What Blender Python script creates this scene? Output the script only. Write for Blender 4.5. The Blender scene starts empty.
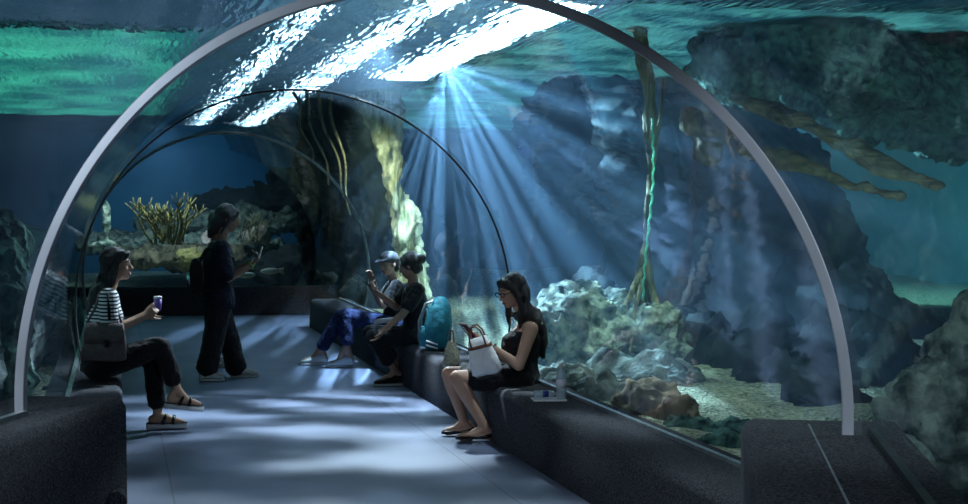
import bpy, bmesh, math, random
from mathutils import Vector, Matrix, noise, Quaternion
random.seed(7)
PI = math.pi
V = Vector
C = bpy.context.scene.collection
sc = bpy.context.scene

# ------------------------------------------------------------------ camera
F, IW, IH = 1500.0, 968.0, 504.0
CAM = V((0, 0, 1.6))
yaw = math.atan((IW/2-115)/F); pit = math.atan((IH/2-205)/F)
FW = V((math.sin(yaw)*math.cos(pit), math.cos(yaw)*math.cos(pit), -math.sin(pit)))
RT = V((math.cos(yaw), -math.sin(yaw), 0)); UP = RT.cross(FW)
cd = bpy.data.cameras.new('camera'); cam = bpy.data.objects.new('camera', cd); C.objects.link(cam)
cam.location = CAM
cam.rotation_euler = Matrix((RT, UP, -FW)).transposed().to_euler()
cd.sensor_width = 36; cd.lens = F/IW*36; cd.clip_end = 200; cd.clip_start = .05
sc.camera = cam

def at(px, py, Y):
    """world point at depth Y that the photograph shows at (px, py)"""
    d = FW*F + RT*(px-IW/2) + UP*(IH/2-py)
    return CAM + d*(Y/d.y)
def mpp(Y):
    return Y/math.cos(yaw)/F

# ------------------------------------------------------------------ materials
def new_mat(name):
    m = bpy.data.materials.new(name); m.use_nodes = True
    nt = m.node_tree; nt.nodes.clear()
    return m, nt, nt.nodes, nt.links
def N(nt, typ, **kw):
    n = nt.nodes.new(typ)
    for k, v in kw.items():
        if k in n.inputs: n.inputs[k].default_value = v
        else: setattr(n, k, v)
    return n
def rgb(c): return (c[0], c[1], c[2], 1)

def surf(name, col, col2=None, rough=.6, scale=20, bump=0, bscale=None, metal=0, detail=4, spec=.4, stretch=None, lo=.35, hi=.65, sheen=0, voro=0):
    m, nt, nodes, L = new_mat(name)
    out = N(nt, 'ShaderNodeOutputMaterial'); b = N(nt, 'ShaderNodeBsdfPrincipled')
    b.inputs['Roughness'].default_value = rough; b.inputs['Metallic'].default_value = metal
    b.inputs['Specular IOR Level'].default_value = spec
    if sheen: b.inputs['Sheen Weight'].default_value = sheen
    L.new(b.outputs[0], out.inputs[0])
    tc = N(nt, 'ShaderNodeTexCoord'); mp = N(nt, 'ShaderNodeMapping')
    if stretch: mp.inputs['Scale'].default_value = stretch
    L.new(tc.outputs['Object'], mp.inputs[0])
    n1 = N(nt, 'ShaderNodeTexNoise', Scale=scale, Detail=detail); L.new(mp.outputs[0], n1.inputs['Vector'])
    r = N(nt, 'ShaderNodeValToRGB')
    r.color_ramp.elements[0].position = lo; r.color_ramp.elements[1].position = hi
    r.color_ramp.elements[0].color = rgb(col); r.color_ramp.elements[1].color = rgb(col2 or col)
    L.new(n1.outputs[0], r.inputs[0]); L.new(r.outputs[0], b.inputs['Base Color'])
    if bump:
        n2 = N(nt, 'ShaderNodeTexNoise', Scale=bscale or scale, Detail=6); L.new(mp.outputs[0], n2.inputs['Vector'])
        h = n2.outputs[0]
        if voro:
            vv = N(nt, 'ShaderNodeTexVoronoi', Scale=voro); L.new(mp.outputs[0], vv.inputs['Vector'])
            ad = N(nt, 'ShaderNodeMath', operation='ADD'); L.new(n2.outputs[0], ad.inputs[0]); L.new(vv.outputs['Distance'], ad.inputs[1]); h = ad.outputs[0]
        bp = N(nt, 'ShaderNodeBump', Strength=bump, Distance=.05); L.new(h, bp.inputs['Height']); L.new(bp.outputs[0], b.inputs['Normal'])
    return m

def emis(name, col, strength, col2=None, scale=3, stretch=None):
    m, nt, nodes, L = new_mat(name)
    out = N(nt, 'ShaderNodeOutputMaterial'); e = N(nt, 'ShaderNodeEmission', Strength=strength)
    L.new(e.outputs[0], out.inputs[0])
    e.inputs[0].default_value = rgb(col)
    if col2:
        tc = N(nt, 'ShaderNodeTexCoord'); mp = N(nt, 'ShaderNodeMapping')
        if stretch: mp.inputs['Scale'].default_value = stretch
        L.new(tc.outputs['Object'], mp.inputs[0])
        n1 = N(nt, 'ShaderNodeTexNoise', Scale=scale, Detail=5); L.new(mp.outputs[0], n1.inputs['Vector'])
        r = N(nt, 'ShaderNodeValToRGB'); r.color_ramp.elements[0].position = .4; r.color_ramp.elements[1].position = .62
        r.color_ramp.elements[0].color = rgb(col2); r.color_ramp.elements[1].color = rgb(col)
        L.new(n1.outputs[0], r.inputs[0]); L.new(r.outputs[0], e.inputs[0])
    return m

def acrylic(name, tint, lo=.02, hi=.6, bstr=.15, stretch=(1.5, .25, 1.5), rough=.03, power=3.0):
    m, nt, nodes, L = new_mat(name)
    out = N(nt, 'ShaderNodeOutputMaterial'); mx = N(nt, 'ShaderNodeMixShader')
    t = N(nt, 'ShaderNodeBsdfTransparent'); t.inputs[0].default_value = rgb(tint)
    g = N(nt, 'ShaderNodeBsdfGlossy', Roughness=rough); g.inputs[0].default_value = (.9, .95, 1, 1)
    lw = N(nt, 'ShaderNodeLayerWeight', Blend=.5)
    pw = N(nt, 'ShaderNodeMath', operation='POWER'); pw.inputs[1].default_value = power
    L.new(lw.outputs['Facing'], pw.inputs[0])
    mr = N(nt, 'ShaderNodeMapRange'); mr.inputs['To Min'].default_value = lo; mr.inputs['To Max'].default_value = hi
    L.new(pw.outputs[0], mr.inputs['Value']); L.new(mr.outputs[0], mx.inputs[0])
    L.new(t.outputs[0], mx.inputs[1]); L.new(g.outputs[0], mx.inputs[2]); L.new(mx.outputs[0], out.inputs[0])
    tc = N(nt, 'ShaderNodeTexCoord'); mp = N(nt, 'ShaderNodeMapping'); mp.inputs['Scale'].default_value = stretch
    L.new(tc.outputs['Object'], mp.inputs[0])
    n = N(nt, 'ShaderNodeTexNoise', Scale=2.5, Detail=3); L.new(mp.outputs[0], n.inputs['Vector'])
    bp = N(nt, 'ShaderNodeBump', Strength=bstr, Distance=.1); L.new(n.outputs[0], bp.inputs['Height']); L.new(bp.outputs[0], g.inputs['Normal'])
    return m

M = {}
M['bench'] = surf('bench_carpet', (.024, .025, .031), (.098, .10, .118), .95, 110, .35, 160, spec=.15, detail=2, lo=.4, hi=.62)
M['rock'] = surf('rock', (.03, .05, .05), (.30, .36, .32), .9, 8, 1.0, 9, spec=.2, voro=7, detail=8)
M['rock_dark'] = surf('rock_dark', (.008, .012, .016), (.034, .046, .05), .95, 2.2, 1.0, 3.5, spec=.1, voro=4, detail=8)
M['rock_pale'] = surf('rock_pale', (.06, .11, .10), (.5, .58, .48), .9, 9, 1.0, 11, spec=.2, voro=9, detail=8)
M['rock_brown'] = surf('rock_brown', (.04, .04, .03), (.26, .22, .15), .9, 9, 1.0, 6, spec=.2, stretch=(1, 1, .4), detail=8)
M['mossy'] = surf('mossy_rock', (.012, .035, .032), (.14, .28, .23), .95, 11, 1.0, 9, spec=.1, voro=12, detail=8)
M['gravel'] = surf('gravel', (.14, .18, .12), (.85, .88, .62), .9, 24, 1.0, 30, spec=.2, voro=40, detail=8, lo=.3, hi=.7)
M['bark'] = surf('bark', (.09, .075, .04), (.42, .40, .24), .9, 6, 1.0, 14, stretch=(3, 3, .35), detail=6)
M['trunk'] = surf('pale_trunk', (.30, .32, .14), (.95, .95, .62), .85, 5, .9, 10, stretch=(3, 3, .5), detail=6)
M['wood_log'] = surf('wood_log', (.05, .038, .025), (.22, .17, .11), .9, 5, .9, 10, stretch=(.5, 3, 3))
M['coral'] = surf('coral_yellow', (.16, .15, .05), (.42, .36, .14), .8, 20)
M['coral_pink'] = surf('coral_pink', (.3, .2, .2), (.6, .5, .48), .8, 14, .6)
M['rope'] = surf('green_rope', (.12, .75, .45), (.25, .95, .65), .7, 30, .3)
M['tank_wall'] = surf('tank_wall', (.04, .18, .30), (.07, .27, .38), .9, .6)
M['tank_wall_r'] = surf('tank_wall_turquoise', (.10, .42, .50), (.16, .55, .58), .9, .8)
M['hall'] = surf('hall_paint', (.05, .09, .13), (.06, .11, .15), .9, 1)
M['steel'] = surf('brushed_steel', (.50, .52, .56), (.66, .68, .74), .38, 3, 0, metal=.25)
M['seam'] = surf('seam_joint', (.02, .024, .028), (.04, .045, .05), .5, 20)
M['seam_pale'] = surf('seam_pale', (.22, .27, .28), (.3, .35, .35), .5, 20)
M['strip'] = surf('edge_strip', (.3, .32, .34), (.42, .44, .46), .4, 20, metal=.6)
M['acrylic'] = acrylic('acrylic', (.94, .98, .98), lo=.015, hi=.5, bstr=.05, power=4.0)
M['acrylic_near'] = acrylic('acrylic_near', (.94, .98, .98), lo=.01, hi=.16, bstr=.06, power=3.5)
M['acrylic_pane'] = acrylic('acrylic_pane', (.9, .97, .96), bstr=.05, hi=.3)
M['skin'] = surf('skin', (.46, .27, .19), (.56, .34, .245), .55, 6, spec=.35)
M['skin_tan'] = surf('skin_tan', (.36, .205, .135), (.44, .26, .18), .55, 6, spec=.35)
M['hair'] = surf('hair', (.006, .005, .006), (.02, .017, .018), .42, 60, .5, 120, stretch=(4, 4, .3), spec=.5)
M['black'] = surf('black_cloth', (.006, .006, .008), (.014, .014, .018), .85, 40, .3, 30, spec=.2, sheen=.1)
M['navy'] = surf('navy_cloth', (.010, .012, .022), (.018, .02, .035), .85, 40, .3, 30, spec=.2)
M['denim'] = surf('denim', (.008, .015, .055), (.028, .042, .13), .8, 30, .5, 25, spec=.2)
M['white'] = surf('white_canvas', (.72, .74, .76), (.85, .86, .88), .7, 20, .2)
M['white_leather'] = surf('white_leather', (.8, .8, .8), (.92, .92, .92), .45, 12, .3)
M['tan_strap'] = surf('tan_leather', (.16, .06, .03), (.26, .11, .06), .5, 20)
M['taupe'] = surf('taupe_leather', (.10, .075, .075), (.15, .115, .115), .5, 20, .2)
M['straw'] = surf('straw_bag', (.35, .33, .24), (.62, .58, .45), .8, 60, .6)
M['teal_cloth'] = surf('teal_cloth', (.008, .14, .20), (.02, .25, .33), .7, 9, .5, 12)
M['lips'] = surf('lips', (.34, .07, .07), None, .4, 5)
M['eye_white'] = surf('eye_white', (.38, .38, .38), None, .3, 5)
M['iris'] = surf('iris', (.01, .008, .006), None, .15, 5)
M['gloss_black'] = surf('gloss_black', (.01, .01, .012), None, .15, 5, spec=.6)
M['wine'] = surf('wine_case', (.10, .012, .02), (.16, .02, .03), .4, 5)
M['silver'] = surf('silver', (.7, .7, .72), None, .2, 5, metal=1)
M['purple'] = surf('purple_cup', (.16, .10, .42), (.25, .16, .55), .4, 5)
M['lime'] = surf('lime_band', (.25, .75, .15), None, .5, 5)
M['paper'] = surf('paper', (.75, .78, .82), (.85, .87, .9), .8, 8)
M['blue_label'] = surf('blue_label', (.02, .04, .22), (.03, .06, .32), .4, 8)
M['pink_label'] = surf('pale_label', (.7, .66, .85), (.9, .88, .97), .4, 30)
M['cap_cloth'] = surf('cap_cloth', (.05, .055, .07), (.1, .11, .13), .8, 30)
M['screen'] = emis('phone_screen', (.5, .62, .8), .12)
M['fish'] = surf('silver_fish', (.35, .42, .42), (.6, .66, .64), .4, 6)

# glass for bottle
def clearmat(name, tint, gl=.25):
    m, nt, nodes, L = new_mat(name)
    out = N(nt, 'ShaderNodeOutputMaterial'); mx = N(nt, 'ShaderNodeMixShader'); mx.inputs[0].default_value = gl
    t = N(nt, 'ShaderNodeBsdfTransparent'); t.inputs[0].default_value = rgb(tint)
    g = N(nt, 'ShaderNodeBsdfPrincipled', Roughness=.12); g.inputs['Base Color'].default_value = (.6, .7, .78, 1); g.inputs['Specular IOR Level'].default_value = .8
    L.new(t.outputs[0], mx.inputs[1]); L.new(g.outputs[0], mx.inputs[2]); L.new(mx.outputs[0], out.inputs[0])
    return m
M['clear'] = clearmat('clear_plastic', (.85, .92, .95), .5)

# floor: blue-grey carpet with thin seams
def floor_mat():
    m, nt, nodes, L = new_mat('floor_carpet')
    out = N(nt, 'ShaderNodeOutputMaterial'); b = N(nt, 'ShaderNodeBsdfPrincipled', Roughness=.62)
    b.inputs['Specular IOR Level'].default_value = .25
    L.new(b.outputs[0], out.inputs[0])
    tc = N(nt, 'ShaderNodeTexCoord')
    n1 = N(nt, 'ShaderNodeTexNoise', Scale=1.1, Detail=6); L.new(tc.outputs['Object'], n1.inputs['Vector'])
    r = N(nt, 'ShaderNodeValToRGB'); r.color_ramp.elements[0].position = .35; r.color_ramp.elements[1].position = .7
    r.color_ramp.elements[0].color = (.115, .14, .22, 1); r.color_ramp.elements[1].color = (.16, .19, .275, 1)
    L.new(n1.outputs[0], r.inputs[0])
    n3 = N(nt, 'ShaderNodeTexNoise', Scale=180, Detail=2); L.new(tc.outputs['Object'], n3.inputs['Vector'])
    mr0 = N(nt, 'ShaderNodeMapRange'); mr0.inputs['To Min'].default_value = .8; mr0.inputs['To Max'].default_value = 1.15
    L.new(n3.outputs[0], mr0.inputs['Value'])
    mm = N(nt, 'ShaderNodeMix', data_type='RGBA', blend_type='MULTIPLY'); mm.inputs[0].default_value = 1
    L.new(r.outputs[0], mm.inputs[6]); L.new(mr0.outputs[0], mm.inputs[7])
    sx = N(nt, 'ShaderNodeSeparateXYZ'); L.new(tc.outputs['Object'], sx.inputs[0])
    def seam(sock, off, per, w):
        a = N(nt, 'ShaderNodeMath', operation='ADD'); a.inputs[1].default_value = -off; L.new(sock, a.inputs[0])
        p = N(nt, 'ShaderNodeMath', operation='PINGPONG'); p.inputs[1].default_value = per; L.new(a.outputs[0], p.inputs[0])
        c = N(nt, 'ShaderNodeMath', operation='LESS_THAN'); c.inputs[1].default_value = w; L.new(p.outputs[0], c.inputs[0]); return c.outputs[0]
    s1 = seam(sx.outputs[0], 2.1, .9, .006); s2 = seam(sx.outputs[1], 10.9, 1.8, .008)
    mxx = N(nt, 'ShaderNodeMath', operation='MAXIMUM'); L.new(s1, mxx.inputs[0]); L.new(s2, mxx.inputs[1])
    ms = N(nt, 'ShaderNodeMath', operation='MULTIPLY'); ms.inputs[1].default_value = .4; L.new(mxx.outputs[0], ms.inputs[0])
    m2 = N(nt, 'ShaderNodeMix', data_type='RGBA'); L.new(ms.outputs[0], m2.inputs[0]); L.new(mm.outputs[2], m2.inputs[6]); m2.inputs[7].default_value = (.02, .024, .035, 1)
    L.new(m2.outputs[2], b.inputs['Base Color'])
    bp = N(nt, 'ShaderNodeBump', Strength=.15, Distance=.01); L.new(n3.outputs[0], bp.inputs['Height']); L.new(bp.outputs[0], b.inputs['Normal'])
    return m
M['floor'] = floor_mat()

# striped shirt: white bands on dark knit, across the body
def stripes():
    m, nt, nodes, L = new_mat('striped_knit')
    out = N(nt, 'ShaderNodeOutputMaterial'); b = N(nt, 'ShaderNodeBsdfPrincipled', Roughness=.85)
    b.inputs['Specular IOR Level'].default_value = .2
    L.new(b.outputs[0], out.inputs[0])
    tc = N(nt, 'ShaderNodeTexCoord'); sx = N(nt, 'ShaderNodeSeparateXYZ'); L.new(tc.outputs['Object'], sx.inputs[0])
    p = N(nt, 'ShaderNodeMath', operation='PINGPONG'); p.inputs[1].default_value = .0125; L.new(sx.outputs[2], p.inputs[0])
    c = N(nt, 'ShaderNodeMath', operation='LESS_THAN'); c.inputs[1].default_value = .0068; L.new(p.outputs[0], c.inputs[0])
    mx = N(nt, 'ShaderNodeMix', data_type='RGBA'); L.new(c.outputs[0], mx.inputs[0])
    mx.inputs[6].default_value = (.012, .013, .02, 1); mx.inputs[7].default_value = (.72, .74, .78, 1)
    L.new(mx.outputs[2], b.inputs['Base Color'])
    return m
M['stripes'] = stripes()

# water surface seen from below
def water_surface_mat():
    m, nt, nodes, L = new_mat('water_surface')
    out = N(nt, 'ShaderNodeOutputMaterial')
    t = N(nt, 'ShaderNodeBsdfTransparent'); t.inputs[0].default_value = (.85, .97, 1, 1)
    rf = N(nt, 'ShaderNodeBsdfRefraction', Roughness=.0, IOR=1.16); rf.inputs[0].default_value = (.8, .95, 1, 1)
    g = N(nt, 'ShaderNodeBsdfGlossy', Roughness=.06); g.inputs[0].default_value = (.8, .92, .95, 1)
    m1 = N(nt, 'ShaderNodeMixShader'); m1.inputs[0].default_value = 1.0
    m2 = N(nt, 'ShaderNodeMixShader'); m2.inputs[0].default_value = .30
    L.new(t.outputs[0], m1.inputs[1]); L.new(rf.outputs[0], m1.inputs[2])
    L.new(m1.outputs[0], m2.inputs[1]); L.new(g.outputs[0], m2.inputs[2]); L.new(m2.outputs[0], out.inputs[0])
    tc = N(nt, 'ShaderNodeTexCoord'); mp = N(nt, 'ShaderNodeMapping'); mp.inputs['Scale'].default_value = (2.3, .30, 1)
    mp.inputs['Rotation'].default_value = (0, 0, .12)
    L.new(tc.outputs['Object'], mp.inputs[0])
    n = N(nt, 'ShaderNodeTexNoise', Scale=7.0, Detail=2, Roughness=.5, Distortion=.3); L.new(mp.outputs[0], n.inputs['Vector'])
    bp = N(nt, 'ShaderNodeBump', Strength=1.0, Distance=.075); L.new(n.outputs[0], bp.inputs['Height'])
    for s in (rf, g): L.new(bp.outputs[0], s.inputs['Normal'])
    return m
M['surface'] = water_surface_mat()

def water_volume():
    m, nt, nodes, L = new_mat('aquarium_water')
    out = N(nt, 'ShaderNodeOutputMaterial')
    s = N(nt, 'ShaderNodeVolumeScatter', Density=WS, Anisotropy=.35); s.inputs[0].default_value = (.38, .64, .95, 1)
    a = N(nt, 'ShaderNodeVolumeAbsorption', Density=WA); a.inputs[0].default_value = (.20, .66, .86, 1)
    ad = N(nt, 'ShaderNodeAddShader'); L.new(s.outputs[0], ad.inputs[0]); L.new(a.outputs[0], ad.inputs[1])
    L.new(ad.outputs[0], out.inputs['Volume'])
    return m
WS, WA = .032, .055
M['water'] = water_volume()

# ------------------------------------------------------------------ geometry helpers
def link(name, me, mat, parent=None):
    o = bpy.data.objects.new(name, me); C.objects.link(o)
    if mat is not None: me.materials.append(mat)
    if parent is not None: o.parent = parent
    return o
def smooth(me):
    for p in me.polygons: p.use_smooth = True
def tag(o, label, cat, group=None, kind=None):
    if label: o['label'] = label
    if cat: o['category'] = cat
    if group: o['group'] = group
    if kind: o['kind'] = kind
    return o
def struct(o): o['kind'] = 'structure'; return o
def empty(name, loc, label, cat, group=None):
    o = bpy.data.objects.new(name, None); C.objects.link(o); o.location = loc; o.empty_display_size = .1
    tag(o, label, cat, group)
    bpy.context.view_layer.update()
    return o
def adopt(o, parent):
    """parent without moving"""
    o.parent = parent; o.matrix_parent_inverse = Matrix.Translation(-parent.location)
    return o

class Geo:
    def __init__(s): s.bm = bmesh.new()
    def ell(s, c, r, fr=None, seg=20):
        fr = fr or (V((1, 0, 0)), V((0, 1, 0)), V((0, 0, 1)))
        m = Matrix((fr[0]*r[0], fr[1]*r[1], fr[2]*r[2])).transposed().to_4x4(); m.translation = V(c)
        bmesh.ops.create_uvsphere(s.bm, u_segments=seg, v_segments=max(8, seg//2+2), radius=1, matrix=m)
        return s
    def cap(s, a, b, ra, rb, seg=14, ends=True):
        a, b = V(a), V(b); d = b-a
        if d.length < 1e-5: return s.ell(a, (ra,)*3)
        q = V((0, 0, 1)).rotation_difference(d.normalized())
        m = Matrix.Translation((a+b)/2) @ q.to_matrix().to_4x4()
        bmesh.ops.create_cone(s.bm, cap_ends=True, segments=seg, radius1=ra, radius2=rb, depth=d.length, matrix=m)
        if ends:
            for p, r in ((a, ra), (b, rb)): s.ell(p, (r*.999,)*3, seg=seg)
        return s
    def chain(s, pts, seg=14):
        for (a, ra), (b, rb) in zip(pts, pts[1:]): s.cap(a, b, ra, rb, seg)
        return s
    def loft(s, secs, n=24, power=2.0, caps=True):
        """secs: (centre, axisA, axisB, ra, rb)"""
        rings = []
        for c, A, B, ra, rb in secs:
            ring = []
            for i in range(n):
                t = 2*PI*i/n; ct, st = math.cos(t), math.sin(t)
                x = math.copysign(abs(ct)**(2/power), ct); y = math.copysign(abs(st)**(2/power), st)
                ring.append(s.bm.verts.new(V(c)+V(A)*x*ra+V(B)*y*rb))
            rings.append(ring)
        for r0, r1 in zip(rings, rings[1:]):
            for i in range(n): s.bm.faces.new((r0[i], r0[(i+1) % n], r1[(i+1) % n], r1[i]))
        if caps:
            s.bm.faces.new(rings[0][::-1]); s.bm.faces.new(rings[-1])
        return s
    def box(s, c, size, fr=None):
        fr = fr or (V((1, 0, 0)), V((0, 1, 0)), V((0, 0, 1)))
        m = Matrix((fr[0]*size[0], fr[1]*size[1], fr[2]*size[2])).transposed().to_4x4(); m.translation = V(c)
        bmesh.ops.create_cube(s.bm, size=1, matrix=m); return s
    def tube(s, pts, r, n=8, taper=None):
        pts = [V(p) for p in pts]; rings = []
        up = V((0.13, .31, 1)).normalized()
        for i, p in enumerate(pts):
            d = (pts[min(i+1, len(pts)-1)]-pts[max(i-1, 0)]).normalized()
            a = d.cross(up)
            if a.length < .05: a = d.cross(V((1, 0, 0)))
            a.normalize(); b = d.cross(a)
            rr = r if taper is None else r*(taper[0]+(taper[1]-taper[0])*i/(len(pts)-1))
            rings.append([s.bm.verts.new(p+a*math.cos(2*PI*k/n)*rr+b*math.sin(2*PI*k/n)*rr) for k in range(n)])
        for r0, r1 in zip(rings, rings[1:]):
            for k in range(n): s.bm.faces.new((r0[k], r0[(k+1) % n], r1[(k+1) % n], r1[k]))
        s.bm.faces.new(rings[0][::-1]); s.bm.faces.new(rings[-1])
        return s
    def done(s, name, mat, parent=None, voxel=None, sm=0, bevel=0, shade=True, disp=None):
        bmesh.ops.recalc_face_normals(s.bm, faces=s.bm.faces)
        me = bpy.data.meshes.new(name); s.bm.to_mesh(me); s.bm.free()
        if voxel or bevel:
            tmp = bpy.data.objects.new('tmp', me); C.objects.link(tmp)
            if voxel:
                md = tmp.modifiers.new('r', 'REMESH'); md.mode = 'VOXEL'; md.voxel_size = voxel
                if sm:
                    m2 = tmp.modifiers.new('s', 'SMOOTH'); m2.iterations = sm; m2.factor = .5
            if bevel:
                m3 = tmp.modifiers.new('b', 'BEVEL'); m3.width = bevel; m3.segments = 3; m3.limit_method = 'ANGLE'
            dg = bpy.context.evaluated_depsgraph_get()
            me2 = bpy.data.meshes.new_from_object(tmp.evaluated_get(dg)); bpy.data.objects.remove(tmp); bpy.data.meshes.remove(me)
            me = me2; me.name = name
        if disp:
            amp, sc_, seed = disp[:3]; st = disp[3] if len(disp) > 3 else (1, 1, 1)
            me.update(); off = V((seed*13.7, seed*7.1, seed*3.3))
            nv = [v.normal.copy() for v in me.vertices]
            for v, n in zip(me.vertices, nv):
                q = V((v.co.x*st[0], v.co.y*st[1], v.co.z*st[2]))*sc_+off
                h = noise.fractal(q, .75, 2.1, 6) + .5*abs(noise.noise(q*2.3)) + (.22*abs(noise.noise(q*7)) if amp > .03 else 0)
                ce = noise.cell(q*1.1)*.25
                v.co += n*amp*(h-.2+ce)
        if shade: smooth(me)
        o = link(name, me, mat)
        if parent is not None: adopt(o, parent)
        return o
def E(px, py, Y, rx, rz, ry):
    """ellipsoid centre and radii from extents in photo pixels at depth Y"""
    k = mpp(Y); return at(px, py, Y), (rx*k, ry, rz*k)

# ------------------------------------------------------------------ room shell
# tunnel stations: (centre, heading, radius)
H1 = math.radians(22)
RC1 = V((1.14, 5.70, .81))
def near(u, f, z):     # coordinates of the near section: u to the right, f forward from the first rib
    return V((RC1.x+u*math.cos(H1)+f*math.sin(H1), RC1.y-u*math.sin(H1)+f*math.cos(H1), z))
HR = math.radians(24.5); RIB = V((1.125, 5.74, .79)); RD = V((math.sin(H1), math.cos(H1), 0))
ST = [(RIB-RD*8.5, H1, 1.78), (RIB-RD*4, H1, 1.76), (RIB-RD*.03, HR, 1.67),
      (RIB+RD*.02, HR, 1.64), (V((1.31, 8.3, .82)), math.radians(14), 1.63), (V((1.32, 11.35, .83)), math.radians(10), 1.65),
      (V((1.30, 14.5, .82)), math.radians(6), 1.65), (V((1.27, 17.6, .80)), math.radians(4), 1.65), (V((1.25, 22.35, .80)), math.radians(4), 1.65)]
def ringp(c, h, R, t):
    return V(c)+V((math.cos(h), -math.sin(h), 0))*R*math.cos(t)+V((0, 0, R*math.sin(t)))
T0, T1 = math.radians(-16), math.radians(196)
def catmull(sts, sub):
    out = []
    for i in range(len(sts)-1):
        a, b = sts[i], sts[i+1]
        p0 = sts[max(i-1, 0)][0]; p3 = sts[min(i+2, len(sts)-1)][0]
        for k in range(sub):
            t = k/sub
            out.append((a[0].lerp(b[0], t), a[1]+(b[1]-a[1])*t, a[2]+(b[2]-a[2])*t))
    out.append(sts[-1]); return out
def shell(name, sts, mat, n=64, dr=0, sub=4):
    bm = bmesh.new(); rings = []
    for c, h, R in catmull(sts, sub):
        rings.append([bm.verts.new(ringp(c, h, R+dr, T0+(T1-T0)*i/n)) for i in range(n+1)])
    for a, b in zip(rings, rings[1:]):
        for i in range(n): bm.faces.new((a[i], a[i+1], b[i+1], b[i]))
    me = bpy.data.meshes.new(name); bm.to_mesh(me); bm.free(); smooth(me)
    return struct(link(name, me, mat))
shell('window_1', ST[3:], M['acrylic'])
shell('window_2', ST[:3], M['acrylic_near'])

def rib(name, c, h, R, rad, ax, mat, t0=-2, t1=182):
    bm = bmesh.new(); n = 96; fw = V((math.sin(h), math.cos(h), 0)); rings = []
    for i in range(n+1):
        t = math.radians(t0+(t1-t0)*i/n)
        rings.append([bm.verts.new(ringp(c, h, R+dr, t)+fw*df) for dr, df in ((0, -ax/2), (rad, -ax/2), (rad, ax/2), (0, ax/2))])
    for a, b in zip(rings, rings[1:]):
        for k in range(4): bm.faces.new((a[k], a[(k+1) % 4], b[(k+1) % 4], b[k]))
    bm.faces.new(rings[0]); bm.faces.new(rings[-1][::-1])
    bmesh.ops.recalc_face_normals(bm, faces=bm.faces)
    me = bpy.data.meshes.new(name); bm.to_mesh(me); bm.free()
    o = struct(link(name, me, mat))
    md = o.modifiers.new('b', 'BEVEL'); md.width = .004; md.segments = 2; md.limit_method = 'ANGLE'
    return o
rib('trim_1', RIB, HR, 1.635, .042, .035, M['steel'], -1.6, 181.6)
rib('trim_2', ST[5][0], ST[5][1], 1.63, .014, .025, M['seam'], -14, 194)
rib('trim_3', ST[7][0], ST[7][1], 1.62, .03, .05, M['seam_pale'], -14, 194)

# floor
bm = bmesh.new(); bmesh.ops.create_grid(bm, x_segments=1, y_segments=1, size=1, matrix=Matrix.Translation((1.0, 10, 0)) @ Matrix.Diagonal((5.0, 13.2, 1, 1)))
me = bpy.data.meshes.new('floor'); bm.to_mesh(me); bm.free(); struct(link('floor', me, M['floor']))

# benches: profile with a rounded shoulder, extruded along a path
def extrude_profile(name, prof, path, mat, label, cat='bench'):
    """prof: (offset to the right, z); path: (point, right vector)"""
    bm = bmesh.new(); rings = []
    for p, rt in path: rings.append([bm.verts.new(V((p[0], p[1], 0))+rt*u+V((0, 0, z))) for u, z in prof])
    for a, b in zip(rings, rings[1:]):
        for i in range(len(prof)): j = (i+1) % len(prof); bm.faces.new((a[i], a[j], b[j], b[i]))
    bm.faces.new(rings[0]); bm.faces.new(rings[-1][::-1])
    bmesh.ops.recalc_face_normals(bm, faces=bm.faces)
    me = bpy.data.meshes.new(name); bm.to_mesh(me); bm.free(); smooth(me)
    o = link(name, me, mat); md = o.modifiers.new('b', 'BEVEL'); md.width = .006; md.segments = 2; md.limit_method = 'ANGLE'; md.angle_limit = math.radians(50)
    for p in me.polygons: p.use_smooth = len(p.vertices) == 4
    return tag(o, label, cat)
def shoulder(w, h, r, lean=.02):
    pts = [(0, 0.001)]
    for i in range(9):
        t = PI - PI/2*i/8
        pts.append((lean+r+r*math.cos(t), h-r+r*math.sin(t)))
    pts += [(w, h), (w, 0.001)]
    return pts
X1 = V((1, 0, 0))
bR = extrude_profile('bench', shoulder(.50, .37, .06), [((2.46, y), X1) for y in (5.62, 8, 11, 14, 17, 19.6)], M['bench'],
    'long low charcoal carpeted bench along the right glass wall where three people sit')
prof = [(-u, z) for u, z in shoulder(.50, .37, .05, .01)]
bL = extrude_profile('bench', prof, [((.05, y), X1) for y in (6.6, 9, 12, 15, 18, 20.6)], M['bench'],
    'low charcoal carpeted bench along the left glass wall under the woman in stripes')
uR = V((math.cos(H1), -math.sin(H1), 0))
def nearpath(u, fs): return [(near(u, f, 0), uR) for f in fs]
pl = extrude_profile('plinth', shoulder(.60, .75, .055, .005), nearpath(1.24, (.32, -2, -5, -8)), M['bench'],
    'raised charcoal carpeted ledge in the right foreground carrying the end of the steel arch', 'ledge')
pr = [(-u, z) for u, z in shoulder(.50, .75, .055, .005)]
pl2 = extrude_profile('plinth', pr, nearpath(-1.42, (.60, -2, -5, -8)), M['bench'],
    'raised charcoal carpeted ledge in the left foreground carrying the end of the steel arch', 'ledge')
def seam_on(parent, u, z, name='seam'):
    g = Geo(); g.box(near(u, -3.8, z+.001), (.008, 8, .004), (uR, V((math.sin(H1), math.cos(H1), 0)), V((0, 0, 1))))
    return g.done(name, M['strip'], parent, shade=False)
seam_on(pl, 1.50, .75)
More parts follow.
